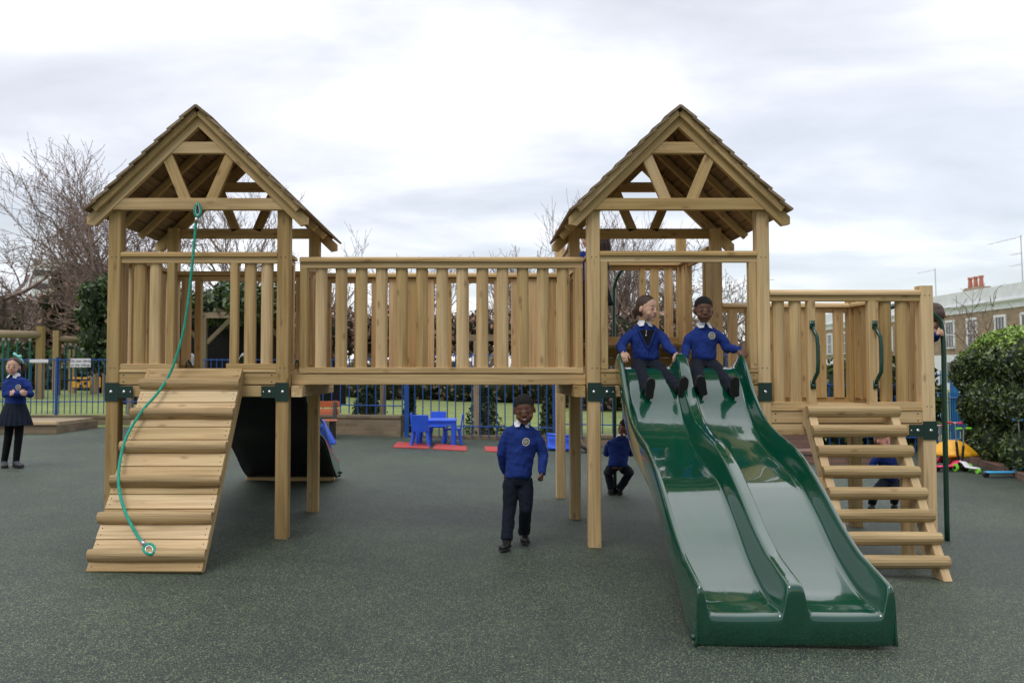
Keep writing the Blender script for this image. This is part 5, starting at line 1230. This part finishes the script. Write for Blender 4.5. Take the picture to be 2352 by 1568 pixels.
        if hk == 'long':
            for k in (-1, 0, 1): hm.chain([H(.045 * k, .055, .02), H(.055 * k, .075, -.06), H(.05 * k, .085, -.16), H(.045 * k, .085, -.22)], [.04 * hs, .036 * hs, .030 * hs, .016 * hs], 10)
        child(hm, 'hair', hair, remesh=.006, smoothit=2, disp=(.015, .001))
    # ---- sweatshirt
    j = MB(); ch = V(J['chest']); pv = V(J['pelvis']); tk = opt.get('thick', 1.0); hem = opt.get('hem', 0.02)
    sw = (V(J['shR']) - V(J['shL'])).length / 2
    shm = (V(J['shR']) + V(J['shL'])) / 2
    j.loft([(nk - up * .002, S * .050 * s, Fw * .042 * s), (nk - up * .016 * s, S * sw * .72, Fw * .054 * s), (shm + up * .010 * s, S * (sw + .002), Fw * .062 * s), (shm - up * .020 * s, S * (sw + .020), Fw * .072 * s * tk), (ch, S * (sw + .016), Fw * .084 * s * tk), (ch.lerp(pv, .5), S * (sw * .96), Fw * .088 * s * tk), (pv + up * hem, S * (sw * .98), Fw * .090 * s * tk), (pv + up * (hem - .022), S * (sw * .90), Fw * .080 * s * tk)], 20)
    for k in 'LR':
        a, e2, w2 = V(J['sh' + k]), V(J['el' + k]), V(J['wr' + k]); fw = (w2 - e2).normalized(); ar = opt.get('arm', 1.0)
        inw = (shm - a).normalized(); j.chain([a - up * .024 * s + inw * .012, a.lerp(e2, .5), e2, e2.lerp(w2, .55), w2 - fw * .012], [.042 * s * ar, .043 * s * ar, .041 * s * ar, .036 * s * ar, .029 * s * ar], 12)
        j.tube([w2 - fw * .020, w2 + fw * .004], .027 * s * ar, 12)
    jo = child(j, 'sweatshirt', M['jumper'], remesh=vox, smoothit=3, disp=(.055, .016))
    # ---- collar: band and two points
    c_ = MB(); nf = nk + up * .004
    for k in (-1, 1):
        pts = []
        for t in range(6):
            a = radians(12 + 150 * t / 5) if t else radians(4)
            dr = Fw * cos(a) + S * (k * sin(a)); pts.append((dr, a))
        top = [nf + dr * .040 * s + up * (.018 * s + .010 * (1 - cos(a)) * .5) for dr, a in pts]
        wid = [.046, .060, .050, .034, .028, .026]
        bot = [t_ + dr * (.020 + .012 * (i in (0, 1))) * s - up * wid[i] * s * .85 for i, (t_, (dr, a)) in enumerate(zip(top, pts))]
        bot[0] = bot[0] + S * (k * .020 * s) - up * .006 * s; bot[1] = bot[1] + S * (k * .004)
        vs = top + bot; n = len(top); c_.add(vs, [(i, i + 1, n + i + 1, n + i) for i in range(n - 1)])
    co = child(c_, 'collar', M['collar'], smooth_=False); so_ = co.modifiers.new('s', 'SOLIDIFY'); so_.thickness = .005; so_.offset = 1
    # ---- trousers
    if opt.get('legs', 'trousers') == 'trousers':
        t_ = MB(); lr = opt.get('leg', 1.0)
        t_.loft([(pv + up * .03 * s, S * sw * .86, Fw * .076 * s), (pv - up * .01, S * sw * .88, Fw * .078 * s), (pv.lerp((V(J['hpL']) + V(J['hpR'])) / 2, .9) - up * .02 * s, S * sw * .82, Fw * .072 * s)], 16)
        for k in 'LR':
            hp_, kn, an = V(J['hp' + k]), V(J['kn' + k]), V(J['an' + k]); d_ = (an - kn).normalized()
            t_.chain([hp_, hp_.lerp(kn, .5), kn, kn.lerp(an, .5), an - d_ * .012], [.063 * s * lr, .058 * s * lr, .050 * s * lr, .047 * s * lr, .043 * s * lr], 12); t_.tube([an - d_ * .03, an + d_ * .012 * s], .046 * s * lr, 12)
        child(t_, 'trousers', M['trouser'], remesh=vox, smoothit=3, disp=(.06, .014))
    elif opt['legs'] == 'skirt':
        t_ = MB(); n = 40; vs = []
        cs = [(pv + V((0, 0, .03)), .100, .085), (pv - V((0, 0, .06)), .125, .110), (pv - V((0, 0, .17)), .155, .135), (pv - V((0, 0, opt.get('skl', .27))), .175, .155)]
        for i, (c0, rx, ry) in enumerate(cs):
            for q in range(n):
                a = 2 * pi * q / n; f = 1 + .05 * i / 3 * (1 if q % 2 else -1); vs.append(c0 + S * (cos(a) * rx * f * s) + Fw * (sin(a) * ry * f * s))
        t_.add(vs, [(i * n + q, i * n + (q + 1) % n, (i + 1) * n + (q + 1) % n, (i + 1) * n + q) for i in range(3) for q in range(n)]); sk = child(t_, 'skirt', M['skirtm']); sm_ = sk.modifiers.new('s', 'SOLIDIFY'); sm_.thickness = .005
        t_ = MB()
        for k in 'LR': t_.chain([J['hp' + k], J['kn' + k], J['an' + k]], [.055 * s, .042 * s, .034 * s], 12)
        child(t_, 'tights', M['blackcloth'], remesh=.008, smoothit=2)
    # ---- shoes
    for k in 'LR':
        if not opt.get('shoe' + k, True): continue
        an, to = V(J['an' + k]), V(J['to' + k]); sn = V(opt.get('sole' + k, (0, 0, -1))).normalized(); fd = (to - an); fd = (fd - sn * fd.dot(sn)).normalized(); sd = fd.cross(sn)
        ln = .165 * s; heel = an - fd * .030 * s + sn * opt.get('ankh', .045) * s
        sh = MB()
        sh.loft([(heel - fd * .008 - sn * .012, sd * .022 * s, sn * .020 * s), (heel + fd * .012 - sn * .020, sd * .030 * s, sn * .030 * s), (heel + fd * ln * .35 - sn * .018, sd * .031 * s, sn * .028 * s), (heel + fd * ln * .62 - sn * .010, sd * .036 * s, sn * .020 * s), (heel + fd * ln * .85 - sn * .006, sd * .034 * s, sn * .016 * s), (heel + fd * ln - sn * .004, sd * .018 * s, sn * .011 * s)], 14)
        sh.chain([an, heel + fd * .02 * s - sn * .02], [.034 * s, .033 * s], 10)
        so2 = child(sh, 'shoe', opt.get('shoem', M['shoe']), remesh=.006, smoothit=2)
        sl_ = MB(); prof = [(-.012, .020), (-.004, .029), (.05, .031), (.10, .037), (.14, .034), (.158, .022), (.165, .008)]
        pts = [heel + fd * a * s + sd * b_ * s for a, b_ in prof] + [heel + fd * a * s - sd * b_ * s for a, b_ in reversed(prof)]
        n = len(pts); sl_.add([p + sn * .006 for p in pts] + [p + sn * .020 for p in pts], [tuple(range(n)), tuple(range(2 * n - 1, n - 1, -1))] + [((i + 1) % n, i, n + i, n + (i + 1) % n) for i in range(n)]); sl_.build('sole', M['sole'], so2, origin=wloc(so2))
    # ---- crest
    if opt.get('crest'):
        q = ch + S * opt['crest'][0] * s + up * opt['crest'][1] * s; r_ = .028 * s; o_ = q + Fw * (.088 * s * tk + opt['crest'][2])
        def ring(mb, r0, r1, dz, a0=0, a1=2 * pi, n=24):
            for i in range(n):
                x0 = a0 + (a1 - a0) * i / n; x1 = a0 + (a1 - a0) * (i + 1) / n
                def Q(r, a, z): return o_ + S * cos(a) * r + up * sin(a) * r * 1.08 + Fw * z
                mb.add([Q(r0, x0, dz), Q(r1, x0, dz), Q(r1, x1, dz), Q(r0, x1, dz), Q(r0, x0, dz - .01), Q(r1, x0, dz - .01), Q(r1, x1, dz - .01), Q(r0, x1, dz - .01)], [(0, 1, 2, 3), (1, 5, 6, 2), (0, 3, 7, 4)])
        cr = MB(); ring(cr, r_ * .70, r_, .003)
        for i in range(5):
            a = pi / 2 + 2 * pi * i / 5; cc = o_ + S * cos(a) * r_ * .36 + up * sin(a) * r_ * .36
            Rm = Matrix((S, -Fw, up)).transposed(); cr.ell(cc + Fw * .001, (r_ * .20, .004, r_ * .20), Rm, 8, 5)
        cr.ell(o_ + Fw * .001, (r_ * .12, .004, r_ * .12), Matrix((S, -Fw, up)).transposed(), 8, 5)
        cb = child(cr, 'crest', M['crest']); cb['label'] = 'round cream school crest with a five petalled flower'
        bk = MB(); ring(bk, .0001, r_ * .70, .0005); bk.build('crest_field', M['blackcloth'], cb, origin=wloc(cb))
        mk = MB(); nL = 16
        for i in range(nL):
            a = 2 * pi * i / nL + .1
            p0 = o_ + S * cos(a) * r_ * .78 + up * sin(a) * r_ * .84 + Fw * .0035; p1 = o_ + S * cos(a) * r_ * .92 + up * sin(a) * r_ * .99 + Fw * .0035; mk.tube([p0, p1], .0011, 4)
        mk.build('crest_lettering', M['blackcloth'], cb, origin=wloc(cb))
    return root

GRP = 'children in blue school sweatshirts'
a_ = at
# ---- walking boy
Yw = 6.40
J = dict(head=a_(1204, 941, Yw - .04), neck=a_(1200, 972, Yw), chest=a_(1199, 1018, Yw), pelvis=a_(1190, 1090, Yw),
         shL=a_(1167, 986, Yw), elL=a_(1153, 1042, Yw + .03), wrL=a_(1160, 1083, Yw + .13), shR=a_(1231, 989, Yw), elR=a_(1248, 1044, Yw - .0), wrR=a_(1245, 1087, Yw - .07),
         hpL=a_(1173, 1108, Yw), knL=a_(1170, 1168, Yw - .03), anL=a_(1164, 1235, Yw - .10), toL=a_(1153, 1248, Yw - .23),
         hpR=a_(1206, 1108, Yw), knR=a_(1208, 1166, Yw - .04), anR=a_(1204, 1222, Yw + .16), toR=a_(1207, 1240, Yw + .03))
for k, yk in (('L', Yw - .02), ('R', Yw + .07)): J['an' + k].z = gz(.3) + .085; J['to' + k].z = gz(.3) + .03
person(None, 'boy in blue crested sweatshirt and dark trousers walking beneath the wooden bridge', GRP, M['skin_dark'], M['hair_black'], J,
       dict(base=(J['pelvis'].x, Yw, gz(.3)), head=(-.10, .16, -.10), hs=1.15, s=1.03, handL=((0, .2, -1), (1, 0, 0), (0, -1, 0), .95, .5), handR=((-.1, -.25, -1), (-1, .2, .1), (0, -1, 0), 1.0, 1.35),
            crest=(.022, .020, -.004), mouth='grin', smile=.009, lips=M['lips_d'], lid=.8, hem=.0, arm=1.02))
# ---- girl on the slide
Yg = 6.60
J = dict(head=a_(1487, 709, Yg - .05), neck=a_(1481, 743, Yg - .01), chest=a_(1481, 780, Yg), pelvis=a_(1484, 826, Yg),
         shL=a_(1449, 760, Yg), elL=a_(1425, 797, Yg - .06), wrL=a_(1432, 808, 6.43), shR=a_(1514, 760, Yg), elR=a_(1534, 797, Yg - .08), wrR=a_(1553, 812, 6.42),
         hpL=a_(1466, 838, Yg - .02), knL=a_(1473, 858, 6.40), anL=a_(1487, 897, 6.20), toL=a_(1499, 890, 6.08), hpR=a_(1502, 838, Yg - .02), knR=a_(1530, 862, 6.40), anR=a_(1563, 894, 6.20), toR=a_(1575, 884, 6.08))
gr = person(None, 'girl in blue cardigan with hair tied back sitting atop the left slide lane', GRP, M['skin_light'], M['hair_brown'], J,
       dict(base=(J['pelvis'].x, Yg, 1.34), head=(.72, .10, .02), hs=1.06, s=.96, hair='bun', handL=((-.02, -.35, -1), (.2, .9, -.1), (1, 0, 0), 1.05, .28), handR=((.35, -.35, -.8), (-.2, .9, -.2), (-1, 0, 0), 1.05, .32),
            mouth='open', soleL=(.15, -.9, -.45), soleR=(.1, -.9, -.45), lid=.75, tk=1.0, ankh=.04, leg=1.0))
ch, nk = J['chest'], J['neck']                     # black pinafore showing in the cardigan opening
m_ = MB(); yq = Yg - .094
A0, A1, A2, A3 = a_(1468, 758, yq + .022), a_(1505, 757, yq + .022), a_(1489, 797, yq - .008), a_(1486, 797, yq - .008)
m_.add([A0, A1, A2, A3] + [p + V((0, .02, 0)) for p in (A0, A1, A2, A3)], [(0, 3, 2, 1), (4, 5, 6, 7), (0, 1, 5, 4), (1, 2, 6, 5), (2, 3, 7, 6), (3, 0, 4, 7)]); m_.build('pinafore', M['blackcloth'], gr)
m_ = MB()
for (c0, c1) in (((1464, 752), (1487, 799)), ((1508, 752), (1490, 799)), ((1489, 799), (1486, 822))): m_.chain([a_(*c0, yq + .024), a_((c0[0] + c1[0]) / 2, (c0[1] + c1[1]) / 2, yq + .004), a_(*c1, yq - .008)], .006, 8)
m_.build('cardigan_edge', M['jumper'], gr, remesh=.004, smoothit=1)
m_ = MB(); m_.tube([a_(1485, 758, yq + .0), a_(1484, 766, yq - .0)], .003, 6); m_.ell(a_(1484, 770, yq - .002), (.008, .003, .008), nu=8, nv=5); m_.build('zip_pull', M['steel'], gr)
# ---- boy on the slide
J = dict(head=a_(1616, 712, Yg - .05), neck=a_(1618, 747, Yg - .01), chest=a_(1616, 780, Yg), pelvis=a_(1617, 826, Yg),
         shL=a_(1590, 762, Yg), elL=a_(1575, 798, Yg + .0), wrL=a_(1573, 822, 6.50), shR=a_(1648, 762, Yg), elR=a_(1672, 800, Yg - .04), wrR=a_(1697, 803, 6.44),
         hpL=a_(1600, 838, Yg - .02), knL=a_(1602, 858, 6.40), anL=a_(1609, 890, 6.20), toL=a_(1615, 884, 6.08), hpR=a_(1635, 838, Yg - .02), knR=a_(1656, 862, 6.40), anR=a_(1682, 893, 6.20), toR=a_(1693, 885, 6.08))
person(None, 'smiling boy with short black hair sitting at the top of the right slide lane', GRP, M['skin_dark'], M['hair_black'], J,
       dict(base=(J['pelvis'].x, Yg, 1.34), head=(-.08, .12, .03), hs=1.05, s=.96, handL=((-.1, -.4, -1), (.2, .9, -.1), (1, 0, 0), .95, .3), handR=((.6, -.4, -.5), (-.2, .8, -.5), (-1, 0, .2), 1.0, .35),
            crest=(.046, .030, -.003), smile=.008, lips=M['lips_d'], soleL=(.1, -.9, -.45), soleR=(.15, -.9, -.45), lid=.8, ankh=.04))
# ---- standing girl at the left
Yl = 10.3; g_ = gz(-5.8)
J = dict(head=a_(30, 842, Yl - .02), neck=a_(33, 862, Yl + .01), chest=a_(37, 890, Yl), pelvis=a_(35, 928, Yl),
         shL=a_(15, 874, Yl), elL=a_(13, 906, Yl - .03), wrL=a_(44, 902, Yl - .16), shR=a_(61, 874, Yl), elR=a_(69, 905, Yl - .03), wrR=a_(34, 904, Yl - .19),
         hpL=a_(26, 940, Yl), knL=a_(19, 1003, Yl - .02), anL=a_(10, 1058, Yl), toL=a_(12, 1066, Yl - .14), hpR=a_(46, 940, Yl), knR=a_(43, 1003, Yl - .02), anR=a_(37, 1058, Yl), toR=a_(50, 1064, Yl - .08))
for k in 'LR': J['an' + k].z = g_ + .08; J['to' + k].z = g_ + .03
gl = person(None, 'girl with folded arms, dark skirt and mint hair bow standing at the left edge', GRP, M['skin_light'], M['hair_brown'], J,
       dict(base=(J['pelvis'].x, Yl, g_), head=(.28, .05, .08), hs=1.12, s=1.16, hair='pony', handL=((1, .1, -.1), (0, 1, 0), (0, 0, 1), .9, .5), handR=((-1, .2, .1), (0, 1, 0), (0, 0, 1), .9, .5), legs='skirt', skl=.26, crest=(.07, .005, .0), smile=.008, mouth='grin', vox=.007, shoem=M['boot'], hem=.0))
m_ = MB(); q = a_(40, 818, Yl - .03)
for k in (-1, 1): m_.loft([(q, (0, 0, .012), (0, .012, 0)), (q + V((.022 * k, 0, .010 - .012 * k)), (.004, 0, .017), (0, .012, 0)), (q + V((.045 * k, 0, .012 - .018 * k)), (.004, 0, .020), (0, .012, 0)), (q + V((.053 * k, 0, .013 - .02 * k)), (.003, 0, .012), (0, .008, 0))], 10)
m_.chain([q, q + V((.042, .01, -.035)), q + V((.062, .02, -.085))], [.011, .012, .010], 8); m_.build('hair_bow', M['mint'], gl, smooth_=True)
# ---- boy squatting at the pole, back to the camera
Yp = 9.20; g_ = gz(1.62)
J = dict(head=a_(1436, 982, Yp + .02), neck=a_(1426, 1003, Yp), chest=a_(1423, 1026, Yp), pelvis=a_(1419, 1066, Yp - .03),
         shL=a_(1400, 1013, Yp), elL=a_(1393, 1040, Yp + .08), wrL=a_(1404, 1036, Yp + .22), shR=a_(1446, 1013, Yp), elR=a_(1449, 1040, Yp + .1), wrR=a_(1424, 1030, Yp + .24),
         hpL=a_(1406, 1076, Yp), knL=a_(1396, 1084, Yp + .16), anL=a_(1404, 1125, Yp + .14), toL=a_(1402, 1130, Yp + .27), hpR=a_(1434, 1076, Yp), knR=a_(1447, 1084, Yp + .16), anR=a_(1424, 1125, Yp + .14), toR=a_(1422, 1130, Yp + .28))
for k in 'LR': J['an' + k].z = g_ + .075; J['to' + k].z = g_ + .03
person(None, 'boy seen from behind squatting at the foot of the green pole between the tower posts', GRP, M['skin_mid'], M['hair_black'], J,
       dict(base=(J['pelvis'].x, Yp, g_), head=(-1.75, .0, .0), facing=-1, hs=1.02, s=1.0, handL=((.6, .5, .3), (1, .2, 0), (0, 0, 1), .9, 1.2), handR=((-.6, .5, .3), (-1, .2, 0), (0, 0, 1), .9, 1.2), vox=.007, lips=M['lips_d'], hem=-.01))
# ---- child on the high platform, mostly hidden
Yk = 8.75; zk = ZD + DD
J = dict(head=a_(1352, 548, Yk), neck=a_(1352, 574, Yk), chest=a_(1353, 597, Yk), pelvis=a_(1355, 650, Yk),
         shL=a_(1333, 582, Yk), elL=a_(1322, 612, Yk - .03), wrL=a_(1308, 596, Yk - .1), shR=a_(1375, 582, Yk), elR=a_(1382, 610, Yk), wrR=a_(1378, 640, Yk - .05),
         hpL=a_(1345, 662, Yk), knL=a_(1345, 720, Yk), anL=a_(1345, 775, Yk), toL=a_(1343, 782, Yk - .1), hpR=a_(1366, 662, Yk), knR=a_(1366, 720, Yk), anR=a_(1366, 775, Yk), toR=a_(1366, 782, Yk - .1))
for k in 'LR': J['an' + k].z = zk + .08; J['to' + k].z = zk + .03; J['kn' + k].z = zk + .34
person(None, 'child with light brown hair on the high platform, half hidden behind the right tower post', GRP, M['skin_light'], M['hair_fair'], J,
       dict(base=(J['pelvis'].x, Yk, zk), head=(-1.2, .15, 0), hs=1.0, s=1.0, handL=((-.8, -.2, .2), (0, -.3, -1), (0, -1, 0), .9, .5), handR=((0, -.2, -1), (-1, 0, 0), (0, -1, 0), .9, .5), vox=.008, hair='short'))
# ---- girl with long hair beside that post
Yk2 = 8.35
J = dict(head=a_(1376, 552, Yk2), neck=a_(1376, 582, Yk2), chest=a_(1373, 607, Yk2), pelvis=a_(1373, 655, Yk2),
         shL=a_(1354, 592, Yk2), elL=a_(1350, 622, Yk2), wrL=a_(1352, 650, Yk2), shR=a_(1389, 592, Yk2), elR=a_(1391, 618, Yk2 + .05), wrR=a_(1380, 640, Yk2 + .1),
         hpL=a_(1362, 670, Yk2), knL=a_(1364, 720, Yk2), anL=a_(1364, 775, Yk2), toL=a_(1362, 782, Yk2 - .1), hpR=a_(1380, 670, Yk2), knR=a_(1380, 720, Yk2), anR=a_(1380, 775, Yk2), toR=a_(1380, 782, Yk2 - .1))
for k in 'LR': J['an' + k].z = zk + .08; J['to' + k].z = zk + .03; J['kn' + k].z = zk + .32
person(None, 'long haired girl in a dark skirt hidden behind the left post of the right tower', GRP, M['skin_light'], M['hair_brown'], J,
       dict(base=(J['pelvis'].x, Yk2, zk), head=(-2.6, 0, 0), hs=.95, s=.92, handL=None, handR=None, vox=.009, hair='long', face=False, legs='skirt', skl=.20))
# ---- child at the right pole
Yc = 7.22; zc_ = ZD + DC
J = dict(head=a_(2149, 727, Yc), neck=a_(2126, 758, Yc), chest=a_(2120, 782, Yc), pelvis=a_(2108, 838, Yc),
         shL=a_(2094, 768, Yc), elL=a_(2080, 795, Yc), wrL=a_(2086, 820, Yc), shR=a_(2135, 769, Yc + .02), elR=a_(2147, 776, Yc - .02), wrR=a_(2160, 767, py_ - .035),
         hpL=a_(2096, 850, Yc), knL=a_(2094, 885, Yc - .06), anL=a_(2092, 915, Yc), toL=a_(2092, 920, Yc - .1), hpR=a_(2112, 850, Yc), knR=a_(2114, 885, Yc - .06), anR=a_(2112, 915, Yc), toR=a_(2112, 920, Yc - .1))
for k in 'LR': J['an' + k].z = zc_ + .08; J['to' + k].z = zc_ + .03; J['an' + k].x = min(J['an' + k].x, 3.5 + .0); J['to' + k].x = min(J['to' + k].x, 3.5)
J['wrR'] = V((px_ - .062, py_ - .03, J['wrR'].z))
person(None, 'dark haired child leaning out from the low platform to grip the green pole', GRP, M['skin_light'], M['hair_brown'], J,
       dict(base=(J['pelvis'].x, Yc, zc_), head=(2.7, .35, .2), hs=1.12, s=.92, handL=None, handR=((1, .15, .25), (-.1, 1, 0), (0, 0, 1), 1.15, 1.15), vox=.007, hair='short'))
# ---- running child under the low platform
Yr_ = 8.7; g_ = gz(4.2)
J = dict(head=a_(2028, 1012, Yr_ - .12), neck=a_(2034, 1034, Yr_ - .06), chest=a_(2036, 1052, Yr_ - .02), pelvis=a_(2042, 1094, Yr_ + .10),
         shL=a_(2016, 1045, Yr_ - .05), elL=a_(2004, 1068, Yr_), wrL=a_(2012, 1083, Yr_ - .1), shR=a_(2056, 1045, Yr_ - .03), elR=a_(2066, 1072, Yr_ + .08), wrR=a_(2062, 1096, Yr_ + .12),
         hpL=a_(2032, 1106, Yr_ + .1), knL=a_(2008, 1132, Yr_ - .05), anL=a_(2003, 1160, Yr_ + .05), toL=a_(2000, 1166, Yr_ - .05), hpR=a_(2054, 1106, Yr_ + .1), knR=a_(2056, 1136, Yr_ - .02), anR=a_(2054, 1160, Yr_ + .12), toR=a_(2054, 1166, Yr_ + .0))
for k in 'LR': J['an' + k].z = g_ + .075; J['to' + k].z = g_ + .03
person(None, 'fair skinned child crouching and running behind the rungs of the log ladder', GRP, M['peach'], M['hair_fair'], J,
       dict(base=(J['pelvis'].x, Yr_, g_), head=(.5, .1, .0), hs=.98, s=.92, handL=((0, -.5, -.6), (1, 0, 0), (0, -1, 0), .9, .8), handR=((0, -.2, -1), (-1, 0, 0), (0, -1, 0), .9, .8), vox=.008, mouth='open', hem=.0))
